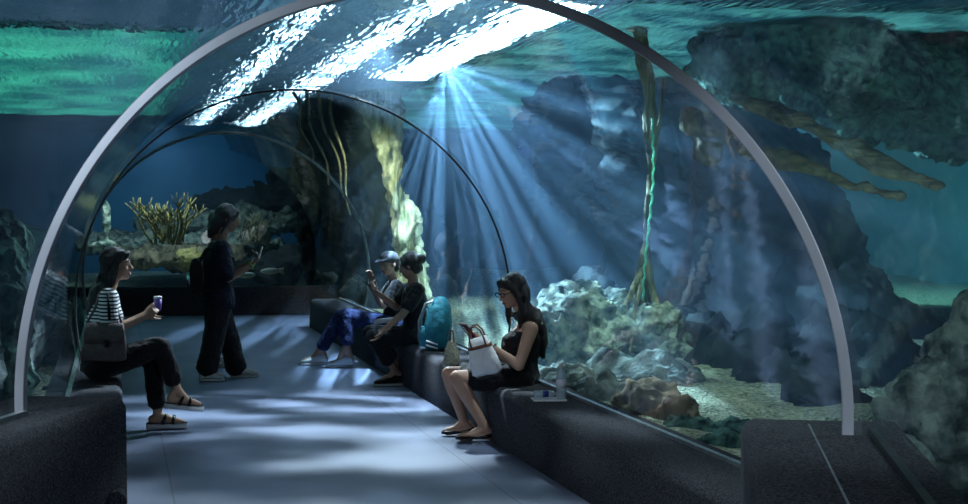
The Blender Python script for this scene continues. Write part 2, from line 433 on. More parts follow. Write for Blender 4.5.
# far sill bench below the end window
hx = math.radians(6)
uF = V((math.cos(hx), -math.sin(hx), 0)); fF = V((math.sin(hx), math.cos(hx), 0))
farc = V((1.35, 22.0, 0))
extrude_profile('bench', [(-y, z) for y, z in [(.0, .001), (0, .41), (-.36, .41), (-.36, .001)]], [(farc-uF*2.2, fF), (farc+uF*2.3, fF)], M['bench'],
    'dark low bench across the far end of the tunnel below the end window')
g = Geo(); g.box(farc+fF*.34+V((0, 0, 1.55)), (4.4, .03, 2.3), (uF, fF, V((0, 0, 1))))
struct(g.done('window_3', M['acrylic_pane'], shade=False))
# metal edge strips at the foot of the glass, and one dark shadow line
def strip(name, pts, w, mat):
    g = Geo(); 
    for a, b in zip(pts, pts[1:]):
        a, b = V(a), V(b); d = (b-a); L_ = d.length; d.normalize(); r = d.cross(V((0, 0, 1)))
        g.box((a+b)/2, (w, L_+.005, .02), (r, d, V((0, 0, 1))))
    return struct(g.done(name, mat, shade=False))
strip('trim_4', [(2.845, 5.75, .38), (2.845, 8.3, .38), (2.845, 19.5, .38)], .03, M['strip'])
strip('trim_5', [near(-1.62, .0, .76), near(-1.62, -6, .76)], .03, M['strip'])
strip('trim_6', [(-.30, 7.2, .38), (-.30, 20.5, .38)], .03, M['strip'])
strip('trim_shadow', [near(1.72, .0, .76), near(1.72, -6, .76)], .03, M['seam'])  # dark strip standing in for the shadow between ledge and glass

# ------------------------------------------------------------------ tank shell and water
ZS = 3.12
def wall(name, c, size, mat):
    g = Geo(); g.box(c, size); return struct(g.done(name, mat, shade=False))
wall('wall_back', (5, 33.2, 2.3), (30, .3, 6.4), M['tank_wall'])
wall('wall_right', (15.2, 13, 2.3), (.3, 41, 6.4), M['tank_wall_r'])
wall('wall_left', (-8.2, 13, 2.3), (.3, 41, 6.4), M['tank_wall'])
wall('wall_front', (3.5, -7.2, 2.3), (24, .3, 6.4), M['hall'])
wall('ceiling', (3.5, 13, 5.6), (24, 41, .2), M['hall'])

# water body: a closed box with the tunnel left out of it
bm = bmesh.new()
bmesh.ops.create_cube(bm, size=1, matrix=Matrix.Translation((3.5, 13, (ZS-.02-.9)/2)) @ Matrix.Diagonal((22.9, 39.8, ZS-.02+.9, 1)))
rings = []; n = 48
sts = catmull(ST, 3)
for c, h, R in sts:
    R += .05
    rg = [bm.verts.new(ringp(c, h, R, T0+(T1-T0)*i/n)) for i in range(n+1)]
    rt = V((math.cos(h), -math.sin(h), 0))
    for s_ in (-1, 1):
        p = V(c)+rt*s_*(R*math.cos(T0)); p.z = -.12; rg.append(bm.verts.new(p))
    rings.append(rg)
m_ = n+3
inner = []
for a, b in zip(rings, rings[1:]):
    for i in range(m_): j = (i+1) % m_; inner.append(bm.faces.new((a[i], a[j], b[j], b[i])))
inner.append(bm.faces.new(rings[0])); inner.append(bm.faces.new(rings[-1][::-1]))
bmesh.ops.recalc_face_normals(bm, faces=inner)
bmesh.ops.reverse_faces(bm, faces=inner)
me = bpy.data.meshes.new('water'); bm.to_mesh(me); bm.free()
o = link('water', me, M['water']); tag(o, 'clear blue aquarium water surrounding the glass tunnel', 'water', kind='stuff')

# rippled surface
bm = bmesh.new(); nx, ny = 150, 260
bmesh.ops.create_grid(bm, x_segments=nx, y_segments=ny, size=1, matrix=Matrix.Translation((3.5, 13, ZS)) @ Matrix.Diagonal((11.45, 19.9, 1, 1)))
for v in bm.verts:
    p = v.co
    v.co.z += .035*noise.noise(V((p.x*1.3, p.y*.7, 3)))+.016*noise.noise(V((p.x*3.7, p.y*2.2, 9)))
me = bpy.data.meshes.new('water_surface'); bm.to_mesh(me); bm.free(); smooth(me)
me.flip_normals()
tag(link('water_surface', me, M['surface']), 'rippling water surface with bright glints seen from below', 'water surface', kind='stuff')

# lamps above the water, plus added glowing panels that tint the rippled surface
def panel(x0, x1, y0, y1, z, mat, name, label, cat='skylight', group=None):
    t = empty(name, ((x0+x1)/2, (y0+y1)/2, z), label, cat, group)
    g = Geo(); g.box(((x0+x1)/2, (y0+y1)/2, z+.02), (x1-x0, y1-y0, .02)); g.done('diffuser', mat, t, shade=False)
    g = Geo(); w = .05
    for c_, s_ in ((((x0+x1)/2, y0-w/2, z+.03), (x1-x0+2*w, w, .08)), (((x0+x1)/2, y1+w/2, z+.03), (x1-x0+2*w, w, .08)),
                 ((x0-w/2, (y0+y1)/2, z+.03), (w, y1-y0, .08)), ((x1+w/2, (y0+y1)/2, z+.03), (w, y1-y0, .08))): g.box(c_, s_)
    g.done('frame', M['seam'], t, shade=False)
    return t
EM_white = emis('lamp_white', (.85, .93, 1), 60, (.2, .3, .4), 2)
EM_strip = emis('lamp_strip', (.8, .9, 1), 40, (.1, .15, .2), 3, (1.5, .8, 1))
EM_green = emis('glow_green', (.10, .66, .42), 1.5, (.02, .18, .17), 1.3, (1.6, .5, 1))  # green of the lit water surface, put into an emitting panel
EM_grey = emis('glow_grey', (.15, .27, .42), .42, (.09, .19, .33), .8)
EM_teal = emis('glow_teal', (.22, .78, .74), .95, (.01, .10, .15), 2.0)  # dark and bright pattern painted in so the ripples show
EM_deep = emis('glow_deep', (.03, .16, .26), .35, (.01, .06, .11), .7)
LAMPS = [
    (-6.0, .75, 14.2, 27, 3.55, EM_green, 'added green skylight above the water behind the left side of the arch'),
    (-6.0, 1.05, 6, 13.9, 3.62, EM_grey, 'added flat blue grey skylight above the water at the upper left'),
    (1.54, 1.63, 12, 30, 3.45, EM_strip, 'left one of two long lamp strips glittering through the water over the tunnel'),
    (2.44, 2.60, 11, 30, 3.5, EM_strip, 'right one of two long lamp strips glittering through the water over the tunnel'),
    (3.32, 3.72, 11.5, 18.5, 3.5, EM_white, 'brightest lamp panel glaring through the water at the top centre'),
    (4.0, 9.2, 11.5, 30, 3.6, EM_teal, 'added wide turquoise skylight above the water right of the bright lamp'),
    (4.6, 9.5, 7.0, 11.2, 3.62, EM_deep, 'added dim deep blue skylight above the water at the upper right'),
]
for x0, x1, y0, y1, z, mt, lb in LAMPS: panel(x0, x1, y0, y1, z, mt, 'skylight' if 'skylight' in lb else 'lamp_panel', lb, 'skylight' if 'skylight' in lb else 'lamp')

def gobo(light, scale, lo, hi, sy=1.0, base=0.0, seed=0):
    light.use_nodes = True; nt = light.node_tree; nt.nodes.clear()
    out = N(nt, 'ShaderNodeOutputLight'); e = N(nt, 'ShaderNodeEmission', Strength=1)
    nt.links.new(e.outputs[0], out.inputs[0])
    tc = N(nt, 'ShaderNodeTexCoord'); sx = N(nt, 'ShaderNodeSeparateXYZ'); nt.links.new(tc.outputs['Normal'], sx.inputs[0])
    cb = N(nt, 'ShaderNodeCombineXYZ'); cb.inputs[2].default_value = seed
    for i in (0, 1):
        d = N(nt, 'ShaderNodeMath', operation='DIVIDE'); nt.links.new(sx.outputs[i], d.inputs[0]); nt.links.new(sx.outputs[2], d.inputs[1])
        if i == 1:
            mu = N(nt, 'ShaderNodeMath', operation='MULTIPLY'); mu.inputs[1].default_value = sy; nt.links.new(d.outputs[0], mu.inputs[0]); d = mu
        nt.links.new(d.outputs[0], cb.inputs[i])
    nz = N(nt, 'ShaderNodeTexNoise', Scale=scale, Detail=2); nt.links.new(cb.outputs[0], nz.inputs['Vector'])
    mr = N(nt, 'ShaderNodeMapRange', interpolation_type='SMOOTHSTEP'); mr.inputs['From Min'].default_value = lo; mr.inputs['From Max'].default_value = hi
    mr.inputs['To Min'].default_value = base; mr.inputs['To Max'].default_value = 1
    nt.links.new(nz.outputs[0], mr.inputs['Value']); nt.links.new(mr.outputs[0], e.inputs['Strength'])
def spot(loc, tgt, power, col, ang, blend=.6, rad=.06, g=None):
    l = bpy.data.lights.new('spot_light', 'SPOT'); l.energy = power; l.color = col; l.spot_size = math.radians(ang); l.spot_blend = blend; l.shadow_soft_size = rad
    o = bpy.data.objects.new('spot_light', l); C.objects.link(o); o.location = loc
    o.rotation_euler = (V(tgt)-V(loc)).to_track_quat('-Z', 'Y').to_euler()
    if g: gobo(l, *g)
    return o
CW = (.72, .88, 1.0); CB = (.52, .77, 1.0); CT = (.4, .95, .95); CG = (.85, 1, .7)
SPOTS = True
# the bright lamp: fan of shafts
def shaft(loc, tilt, power, ang, g):
    o = spot(loc, V(loc)-Z0, power, CB, ang, .35, .012, g)
    vy = nrm0(V((loc[0], loc[1], 0))); r = vy.cross(Z0); D = -Z0*math.cos(tilt)+r*math.sin(tilt); z = -D; x = vy.cross(z)
    o.rotation_euler = Matrix((x, vy, z)).transposed().to_euler(); return o
Z0 = V((0, 0, 1))
def nrm0(v): return v.normalized()
shaft((3.15, 14.4, 2.98), math.radians(32), 4600, 120, (8.0, .42, .64, .05, .04, 1))
shaft((3.95, 18.6, 2.98), math.radians(0), 1100, 110, (9.0, .42, .62, .04, .03, 2))  # added second source, unseen, for shafts farther back
# over the aisle: bright dappled patches on the floor
spot((2.2, 12.6, 2.98), (1.3, 10.2, 0), 1700, CW, 100, .7, .10, (3.4, .43, .66, 2.0, .02, 5))
spot((3.1, 9.3, 2.98), (1.9, 9.2, 0), 240, CW, 100, .8, .08, (3.6, .44, .66, 2.0, .02, 8))
# reef right of the bench
spot((4.6, 11.0, 2.9), (3.9, 10.8, 0), 200, (.8, 1, .92), 85, .8, .1, (5, .3, .6, 1, .25, 3))
# pale trunk and far reef
spot((3.0, 18.9, 3.0), (3.9, 20.2, .8), 300, (.95, 1, .78), 80, .8, .1, (5, .3, .6, 1, .3, 4))
spot((.6, 24.2, 3.0), (1.2, 26.0, .2), 340, (.8, .95, 1), 120, .8, .2, (4, .3, .62, 1, .3, 2))
spot((-2.5, 24.6, 3.0), (-.5, 26.5, .6), 90, CB, 120, .8, .2)
spot((1.0, 30.2, 2.9), (1.0, 33, 1.4), 130, (.35, .6, 1), 140, .8, .2)  # added blue wash on the back wall behind the end window
# right open water
spot((9.5, 20, 3.0), (13, 22, .8), 1300, CT, 130, .8, .2)
spot((4.0, 5.6, 3.0), (3.6, 5.8, .2), 60, (.7, .95, .9), 120, .8, .2, (4, .3, .6, 1, .2, 6))
spot(near(-3.4, -2.8, 2.5), near(-1.45, 0, 1.5), 300, (.78, .86, 1), 58, .7, .15)  # added light that brightens the left leg of the steel arch
spot(near(3.0, -2.9, 2.3), near(1.62, 0, 1.3), 190, (.78, .86, 1), 38, .7, .15)  # added light that brightens the right leg of the steel arch
spot(near(-.2, -1.6, 3.05), near(0, -.9, 0), 90, (.75, .85, 1), 100, .6, .2)  # added fill from above for the arch and ledge tops
spot((5.4, 9.0, 1.0), (6.6, 12.6, 3.0), 110, (.6, 1, .9), 100, .8, .1)  # added uplight, unseen, to brighten the mossy rocks
rp = at(650, 120, 12.35); spot((rp.x-.08, 12.0, 3.02), (rp.x-.05, 12.3, .3), 210, (.7, 1, .85), 34, .7, .04)  # added narrow light for the rope alone
# left
spot((.1, 11.6, 2.96), (-.75, 11.4, .6), 90, CW, 80, .8, .1)  # added to light the banded shelf outside the glass
spot((-2.6, 8.2, 3.0), (-2.4, 9.2, .3), 90, CT, 120, .8, .2)

# ------------------------------------------------------------------ world
w = bpy.data.worlds.new('world'); sc.world = w; w.use_nodes = True
w.node_tree.nodes['Background'].inputs[0].default_value = (.05, .12, .2, 1); w.node_tree.nodes['Background'].inputs[1].default_value = .05

# ------------------------------------------------------------------ reef
def inside(x, y, pad=0):
    if y > 22.62: return False
    d = 9
    for c, h, R in sts:
        if abs((x-c.x)*math.sin(h)+(y-c.y)*math.cos(h)) < .75:
            u = (x-c.x)*math.cos(h)-(y-c.y)*math.sin(h)
            d = min(d, abs(u)-R)
    return d < pad
bm = bmesh.new(); bmesh.ops.create_grid(bm, x_segments=210, y_segments=340, size=1, matrix=Matrix.Translation((3.5, 13, .18)) @ Matrix.Diagonal((11.5, 20, 1, 1)))
for v in bm.verts:
    p = v.co; v.co.z += .10*noise.noise(V((p.x*.5, p.y*.5, 1)))+.035*noise.noise(V((p.x*2.1, p.y*2.1, 4)))+.015*noise.noise(V((p.x*7, p.y*7, 6)))
bmesh.ops.delete(bm, geom=[v for v in bm.verts if inside(v.co.x, v.co.y, .02)], context='VERTS')
me = bpy.data.meshes.new('gravel_bed'); bm.to_mesh(me); bm.free(); smooth(me)
tag(link('gravel_bed', me, M['gravel']), 'pale greenish coral gravel covering the bottom of the aquarium', 'gravel', kind='stuff')

def rock(name, ells, mat, label, cat='rock', voxel=.05, disp=(.10, 1.6, 1), group=None, sm=1):
    g = Geo()
    for e in ells:
        c, r = E(*e[:6])
        if len(e) > 6:
            a = e[6]; k = V((math.cos(yaw)*math.cos(a), -math.sin(yaw)*math.cos(a), math.sin(a)))
            u = V((-math.cos(yaw)*math.sin(a), math.sin(yaw)*math.sin(a), math.cos(a)))
            g.ell(c, (r[0], r[1], r[2]), (k, k.cross(u)*-1, u), 24)
        else: g.ell(c, r, None, 24)
    o = g.done(name, mat, voxel=voxel, sm=sm, disp=disp)
    return tag(o, label, cat, group)
# great dark cliff with an overhang
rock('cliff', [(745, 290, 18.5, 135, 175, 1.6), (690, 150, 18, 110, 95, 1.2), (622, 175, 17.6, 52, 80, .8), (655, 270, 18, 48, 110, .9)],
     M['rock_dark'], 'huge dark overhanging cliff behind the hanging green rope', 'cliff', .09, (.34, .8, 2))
rock('hanging_rock', [(548, 118, 17.2, 34, 38, .5), (560, 160, 17.2, 22, 52, .45), (590, 120, 17.2, 34, 50, .5), (575, 205, 17.3, 12, 28, .3)],
     M['rock_dark'], 'jagged dark rock hanging from the surface left of the cliff', 'rock', .06, (.22, 1.5, 3))
rock('hanging_rock', [(620, 120, 15, 30, 42, .4), (618, 150, 15, 12, 34, .25)],
     M['rock_dark'], 'narrow dark rock tooth hanging just left of the green rope top', 'rock', .05, (.16, 2.0, 12))
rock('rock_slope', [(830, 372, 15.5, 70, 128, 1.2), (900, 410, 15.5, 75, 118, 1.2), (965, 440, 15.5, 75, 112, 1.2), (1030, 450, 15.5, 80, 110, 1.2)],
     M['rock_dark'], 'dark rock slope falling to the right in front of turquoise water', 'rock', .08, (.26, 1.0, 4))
rock('rubble_mound', [(700, 365, 12.8, 80, 30, .8), (780, 385, 12.0, 95, 48, 1.0), (730, 345, 14.0, 90, 34, .9), (850, 390, 12.0, 60, 70, .9), (815, 405, 10.4, 60, 26, .5)],
     M['rock_dark'], 'low dark rubble mound on the bed in front of the cliff foot', 'rock', .06, (.24, 1.8, 5))
rock('boulder', [(585, 332, 12.8, 54, 50, .6), (560, 340, 12.6, 38, 42, .5), (640, 345, 12.8, 46, 42, .6), (600, 305, 13.0, 34, 24, .4)],
     M['rock_pale'], 'large pale encrusted boulder behind the seated woman in the black dress', 'rock', .035, (.15, 2.4, 6))
rock('boulder', [(592, 285, 14.6, 22, 16, .3), (572, 292, 14.6, 10, 10, .25)],
     M['rock_dark'], 'small dark rock perched behind the top of the pale boulder', 'rock', .04, (.10, 2.4, 16))
rock('ledge_rock', [(660, 375, 11.4, 42, 16, .4), (625, 376, 11.6, 34, 16, .4)],
     M['rock'], 'flat grey green ledge rock at the foot of the twisted roots', 'rock', .035, (.10, 2.6, 7))
rock('foreground_rock', [(650, 412, 9.4, 38, 28, .25), (672, 418, 9.3, 28, 26, .25)],
     M['rock_brown'], 'brownish domed rock just behind the glass right of the water bottle', 'rock', .025, (.09, 3.4, 8))
rock('foreground_rock', [(572, 388, 10.6, 34, 22, .3), (604, 396, 10.2, 32, 20, .25), (548, 382, 11.0, 22, 16, .25)],
     M['rock'], 'dark speckled rock behind the glass directly above the water bottle', 'rock', .025, (.09, 3.4, 9))
rock('foreground_rock', [(695, 440, 8.7, 40, 22, .25), (730, 456, 8.1, 42, 26, .25), (752, 446, 8.3, 34, 26, .25)],
     M['mossy'], 'mossy green rock behind the glass beside the right foreground ledge', 'rock', .022, (.07, 4.0, 10))
rock('small_rock', [(612, 415, 10.4, 20, 12, .2)], M['rock'], 'small grey rock between the speckled rock and the brownish dome', 'rock', .02, (.05, 5, 11))
rock('small_rock', [(720, 418, 10.8, 22, 8, .25)], M['rock_brown'], 'small brown rock on bright gravel right of the brownish dome', 'rock', .02, (.05, 5, 13))
# upper right
rock('mossy_rock', [(800, 30, 12.6, 105, 62, 1.0), (880, 70, 12.8, 120, 66, 1.0), (740, 65, 12.6, 44, 50, .6), (960, 90, 13, 90, 80, 1.0)],
     M['mossy'], 'mossy textured rock mass filling the upper right above the logs', 'rock', .05, (.24, 1.7, 14))
rock('hanging_rock', [(712, 128, 12.2, 26, 18, .25), (708, 145, 12.2, 13, 26, .18), (690, 120, 12.2, 12, 14, .2)],
     M['rock_brown'], 'brown wedge of rock pointing down just inside the arch at the right', 'rock', .03, (.06, 3, 15))
rock('reef_rock', [(935, 440, 6.3, 50, 80, .3), (985, 400, 6.4, 60, 120, .4), (880, 480, 6.1, 34, 50, .22)],
     M['rock'], 'close grey green reef rock outside the glass at the lower right corner', 'rock', .025, (.11, 2.6, 17))
# behind and beyond the third rib
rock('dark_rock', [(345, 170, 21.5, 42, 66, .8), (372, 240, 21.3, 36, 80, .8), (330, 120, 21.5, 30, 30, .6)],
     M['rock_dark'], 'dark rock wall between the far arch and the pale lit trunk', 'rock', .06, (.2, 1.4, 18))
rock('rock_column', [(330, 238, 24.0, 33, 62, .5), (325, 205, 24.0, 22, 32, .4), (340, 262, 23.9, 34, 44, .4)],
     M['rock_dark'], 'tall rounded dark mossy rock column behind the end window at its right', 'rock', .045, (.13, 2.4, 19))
rock('boulder', [(272, 270, 25.4, 26, 16, .4), (292, 262, 25.6, 18, 14, .4)],
     M['rock_dark'], 'low dark boulder on the sand left of the rock column in the end window', 'rock', .045, (.08, 2.4, 20))
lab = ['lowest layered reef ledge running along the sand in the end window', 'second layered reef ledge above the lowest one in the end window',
       'upper layered reef ledge in the middle of the end window', 'topmost dark reef ledge high in the end window']
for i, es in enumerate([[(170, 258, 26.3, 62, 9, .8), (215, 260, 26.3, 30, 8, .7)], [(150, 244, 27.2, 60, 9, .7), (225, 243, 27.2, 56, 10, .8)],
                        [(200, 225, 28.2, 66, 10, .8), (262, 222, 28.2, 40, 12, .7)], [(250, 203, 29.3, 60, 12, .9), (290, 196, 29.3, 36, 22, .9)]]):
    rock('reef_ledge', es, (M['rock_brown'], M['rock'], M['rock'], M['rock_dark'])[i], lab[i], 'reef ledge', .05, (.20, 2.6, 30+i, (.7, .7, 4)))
lab = ['pinkish knobbly coral head beside the standing woman, under her raised hand level', 'yellowish round coral head left of the standing woman low in the end window']
rock('coral_head', [(212, 240, 26.0, 11, 10, .25)], M['coral_pink'], 'pinkish grey coral head left of the standing woman on a reef ledge', 'coral', .03, (.06, 5, 21))
rock('coral_head', [(190, 258, 25.0, 13, 10, .25)], M['coral'], 'yellowish round coral head low in the end window left of the backpack', 'coral', .03, (.06, 5, 22))
rock('coral_head', [(258, 235, 26.0, 12, 9, .25)], M['coral_pink'], 'pinkish grey coral head right of the standing woman behind her raised hand', 'coral', .03, (.06, 5, 23))
rock('stone_post', [(106, 222, 25.2, 4, 21, .1), (104, 245, 25.2, 12, 5, .15)], M['rock_pale'], 'pale upright stone post at the far left of the end window', 'stone', .025, (.03, 4, 24))
# left side
rock('reef_rock', [(2, 320, 9.4, 26, 90, .35), (-14, 260, 9.4, 34, 50, .4), (10, 380, 9.3, 20, 40, .3)],
     M['mossy'], 'dark mossy rock outside the glass at the left edge', 'rock', .03, (.10, 2.6, 25))

def plant(name, px, py, Y, label, cat, mat, n, h, spread, r, seed, lean=0):
    rnd = random.Random(seed); g = Geo(); b = at(px, py, Y)
    for i in range(n):
        a = rnd.uniform(0, 2*PI); s_ = rnd.uniform(.3, 1)*spread; hh = h*rnd.uniform(.6, 1)
        tip = V((math.cos(a)*s_+lean, math.sin(a)*s_*.6, hh)); pts = []
        bo = V((rnd.uniform(-.45, .45)*spread, rnd.uniform(-.3, .3)*spread, rnd.uniform(0, .1)*h))
        for k in range(7):
            t = k/6; pts.append(b+bo+V((tip.x*t**1.3+.03*math.sin(t*7+a), tip.y*t**1.3, tip.z*t)))
        g.tube(pts, r, 6, (1, .45))
        for q in range(3):
            k = rnd.randint(3, 5); a2 = rnd.uniform(0, 2*PI); l2 = hh*.28
            g.tube([pts[k], pts[k]+V((math.cos(a2)*l2*.5, math.sin(a2)*l2*.4, l2*.5)), pts[k]+V((math.cos(a2)*l2*.6, math.sin(a2)*l2*.5, l2))], r*.7, 5, (1, .4))
    return tag(g.done(name, mat), label, cat)
plant('branching_coral', 168, 245, 24.3, 'bushy olive yellow branching coral left of centre in the end window', 'coral', M['coral'], 26, .72, .55, .022, 3, -.1)
plant('branching_coral', 250, 243, 25.6, 'thin brownish branching coral behind the phone of the standing woman', 'coral', M['bark'], 12, .5, .4, .015, 5, .1)

# pale trunk
def trunk(name, pts, label, mat, disp, parts=()):
    t = empty(name, pts[0][0], label, 'tree trunk')
    g = Geo(); g.chain(pts, 16); g.done('stem', mat, t, voxel=.035, sm=1, disp=disp)
    for pp in parts:
        g = Geo(); g.chain(pp, 12); g.done('root', mat, t, voxel=.016, sm=1, disp=(.015, 4, 3, (2, 2, .6)))
    return t
k = mpp(20)
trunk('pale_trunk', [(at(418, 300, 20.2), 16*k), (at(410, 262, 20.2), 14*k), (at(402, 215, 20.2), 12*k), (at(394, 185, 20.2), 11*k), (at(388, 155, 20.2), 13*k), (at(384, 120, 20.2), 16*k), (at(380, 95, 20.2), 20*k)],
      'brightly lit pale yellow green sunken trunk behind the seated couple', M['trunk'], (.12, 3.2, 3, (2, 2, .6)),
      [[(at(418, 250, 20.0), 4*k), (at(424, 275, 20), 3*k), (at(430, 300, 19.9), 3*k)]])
k = mpp(12.6)
trunk('twisted_root', [(at(640, 330, 12.8), 10*k), (at(641, 290, 12.8), 8*k), (at(646, 240, 12.7), 6*k), (at(651, 170, 12.6), 4*k), (at(650, 105, 12.6), 6*k), (at(646, 75, 12.6), 7*k), (at(640, 40, 12.6), 10*k), (at(636, 15, 12.6), 13*k)],
      'twisted drowned root rising from the boulder beside the green rope', M['bark'], (.04, 3, 7, (2, 2, .5)),
      [[(at(644, 268, 12.7), 4*k), (at(628, 300, 12.6), 4*k), (at(608, 345, 12.4), 3*k)],
       [(at(646, 262, 12.7), 4*k), (at(655, 300, 12.6), 4*k), (at(668, 345, 12.5), 3*k)],
       [(at(643, 280, 12.6), 3*k), (at(634, 315, 12.5), 3*k), (at(630, 352, 12.3), 2.5*k)],
       [(at(664, 80, 12.6), 3*k), (at(660, 120, 12.6), 2.5*k), (at(654, 165, 12.6), 2*k)]])
g = Geo(); pts = []
for i in range(40):
    t = i/39; pts.append(at(652+3*math.sin(t*5)-6*t, 118+182*t, 12.35)+V((.008*math.sin(i*1.9), 0, 0)))
g.tube(pts, .011, 8); tag(g.done('rope', M['rope']), 'bright green rope hanging straight down in front of the dark cliff', 'rope')
# logs at the upper right
for (a, b, r, lb) in [((735, 98), (940, 186), 9, 'upper of two brown sunken logs slanting down to the right outside the arch'),
                      ((742, 150), (900, 196), 8, 'lower of two brown sunken logs slanting down to the right outside the arch')]:
    g = Geo(); kk = mpp(11); P0, P1 = at(*a, 11.4), at(*b, 10.6)
    g.chain([(P0, r*kk), (P0.lerp(P1, .35)+V((0, 0, .04)), r*1.2*kk), (P0.lerp(P1, .7)-V((0, 0, .03)), r*.9*kk), (P1, r*.5*kk)])
    tag(g.done('sunken_log', M['wood_log'], voxel=.025, sm=1, disp=(.05, 2.5, 5)), lb, 'log')
# hanging pale roots in front of the dark rock
rnd = random.Random(4)
for i, (x0, y0, x1, y1) in enumerate([(293, 92, 312, 160), (302, 88, 330, 185), (316, 90, 346, 198), (330, 95, 352, 215)]):
    g = Geo(); pts = [at(x0+(x1-x0)*t+3*math.sin(t*9+i), y0+(y1-y0)*t, 19.6) for t in [q/14 for q in range(15)]]
    g.tube(pts, .022, 7, (1.2, .5))
    tag(g.done('hanging_root', M['bark']), ['leftmost', 'second from left', 'third from left', 'rightmost'][i]+' of four pale roots hanging over the far arch', 'root', 'roots hanging over the far arch')
# small pale fish by the sand
for i, (px, py) in enumerate([(270, 271), (246, 275)]):
    p = at(px, py, 24.0); s_ = (-1, 1)[i]
    t = empty('fish', p, ['small pale fish near the sand left of the rock column', 'small pale fish near the sand just right of the standing woman'][i], 'fish')
    g = Geo(); g.ell(p, (.15, .035, .05), None, 20); g.done('fish_body', M['fish'], t)
    g = Geo(); g.loft([(p+V((-s_*.12, 0, 0)), V((0, 1, 0)), V((0, 0, 1)), .006, .015), (p+V((-s_*.22, 0, 0)), V((0, 1, 0)), V((0, 0, 1)), .004, .06)], 8); g.done('tail', M['fish'], t)

# added shelf outside the left glass; its painted bands imitate refraction in it
M['banded'] = surf('refraction_bands', (.03, .05, .06), (.62, .66, .68), .8, 1.6, .4, 4, stretch=(.4, .22, 6), detail=3, lo=.44, hi=.56)
g = Geo()
g.loft([(V((-1.16+.03*math.sin(k*1.7), 8.4+k*.8, .62)), V((1, 0, 0)), V((0, 0, 1)), .56 if 0 < k < 15 else .3, .66+.06*math.sin(k*2.3)) for k in range(16)], 28, 3.2)
tag(g.done('refraction_bands', M['banded'], voxel=.05, sm=2, disp=(.07, .9, 8, (1, .6, 5))), 'added low banded shelf imitating bands refracted in the left glass behind the woman in stripes', 'rock')

# ------------------------------------------------------------------ people
Z1 = V((0, 0, 1))
def nrm(v): return V(v).normalized()
def lerp(a, b, t): return V(a).lerp(V(b), t)
def hand(g, wr, d, n, side, curl=.5, s=1.0, spread=.0, thumb=.5):
    """palm at the wrist pointing along d with palm normal n; side is +1 or -1 for the thumb side"""
    d = nrm(d); n = nrm(n-d*n.dot(d)); w_ = d.cross(n)*side
    g.cap(wr-d*.01*s, wr+d*.02*s, .024*s, .024*s, 12)
    g.loft([(wr+d*.0*s, w_, n, .024*s, .018*s), (wr+d*.03*s, w_, n, .036*s, .017*s), (wr+d*.07*s, w_, n, .041*s, .014*s), (wr+d*.088*s, w_, n, .038*s, .011*s)], 16, 2.6)
    for off, L_, k in ((-.031, .062, 3), (-.0105, .076, 2), (.0105, .082, 1), (.031, .072, 0)):
        p = wr+d*.083*s+w_*off*s; ang = .1; dd = d+w_*off*spread*8
        for q, (fr, r) in enumerate(((.45, .0092), (.32, .0085), (.25, .0078))):
            ang += curl*(.55, .75, .6)[q]*(1+.08*k)
            v = nrm(nrm(dd)*math.cos(ang)+n*math.sin(ang)); p2 = p+v*L_*fr*s
            g.cap(p, p2, r*s, r*.93*s, 10); p = p2
    p = wr+d*.02*s+w_*.028*s; v = nrm(d*.75+w_*.75+n*.3*thumb)
    for L_, r, b in ((.036, .0125, 0), (.030, .0105, .35), (.024, .009, .7)):
        v2 = nrm(v+(n*.7-w_*.5+d*.3)*b*thumb); p2 = p+v2*L_*s; g.cap(p, p2, r*s, r*.92*s, 10); p = p2

def face(t, c, f, u, s, skin, g):
    f = nrm(f); u = nrm(u-f*u.dot(f)); r = f.cross(u); fr = (r, f, u)
    q = lambda a, b, c_: c+(r*a+f*b+u*c_)*s
    g.ell(q(0, -.012, .028), (.074*s, .092*s, .084*s), fr, 24)
    g.ell(q(0, .024, -.035), (.058*s, .064*s, .072*s), fr, 20)
    g.ell(q(0, .036, .012), (.060*s, .052*s, .055*s), fr, 20)
    g.ell(q(0, .058, -.088), (.024*s, .024*s, .020*s), fr, 14)
    for k in (-1, 1):
        g.ell(q(k*.036, .055, -.028), (.024*s, .026*s, .026*s), fr, 12)
        g.ell(q(k*.072, -.005, -.008), (.010*s, .020*s, .030*s), fr, 12)
        g.cap(q(k*.012, .088, .024), q(k*.042, .076, .026), .0085*s, .006*s, 8)
        g.ell(q(k*.011, .096, -.032), (.009*s, .010*s, .008*s), fr, 10)
    g.chain([(q(0, .084, .014), .008*s), (q(0, .098, -.012), .010*s), (q(0, .107, -.028), .0125*s)], 10)
    g.ell(q(0, .080, -.062), (.022*s, .013*s, .012*s), fr, 12)
    return q, fr
def face_parts(t, q, fr, s):
    for k in (-1, 1):
        g = Geo(); g.ell(q(k*.031, .0775, .004), (.0125*s, .008*s, .0062*s), fr, 12)
        e = g.done('eye', M['eye_white'], t)
        g = Geo(); g.ell(q(k*.031, .0845, .004), (.0060*s, .0026*s, .0058*s), fr, 10); i_ = g.done('iris', M['iris'], e)
        i_.matrix_parent_inverse = e.matrix_world.inverted() if False else Matrix.Identity(4)
        i_.location = (0, 0, 0)
        g = Geo(); g.chain([(q(k*.014, .0905, .029), .003*s), (q(k*.034, .0865, .034), .0034*s), (q(k*.052, .072, .029), .002*s)], 8)
        g.done('eyebrow', M['hair'], t)
    g = Geo(); g.ell(q(0, .0895, -.059), (.021*s, .007*s, .0045*s), fr, 12); g.ell(q(0, .0885, -.067), (.019*s, .008*s, .006*s), fr, 12)
    g.done('lips', M['lips'], t)

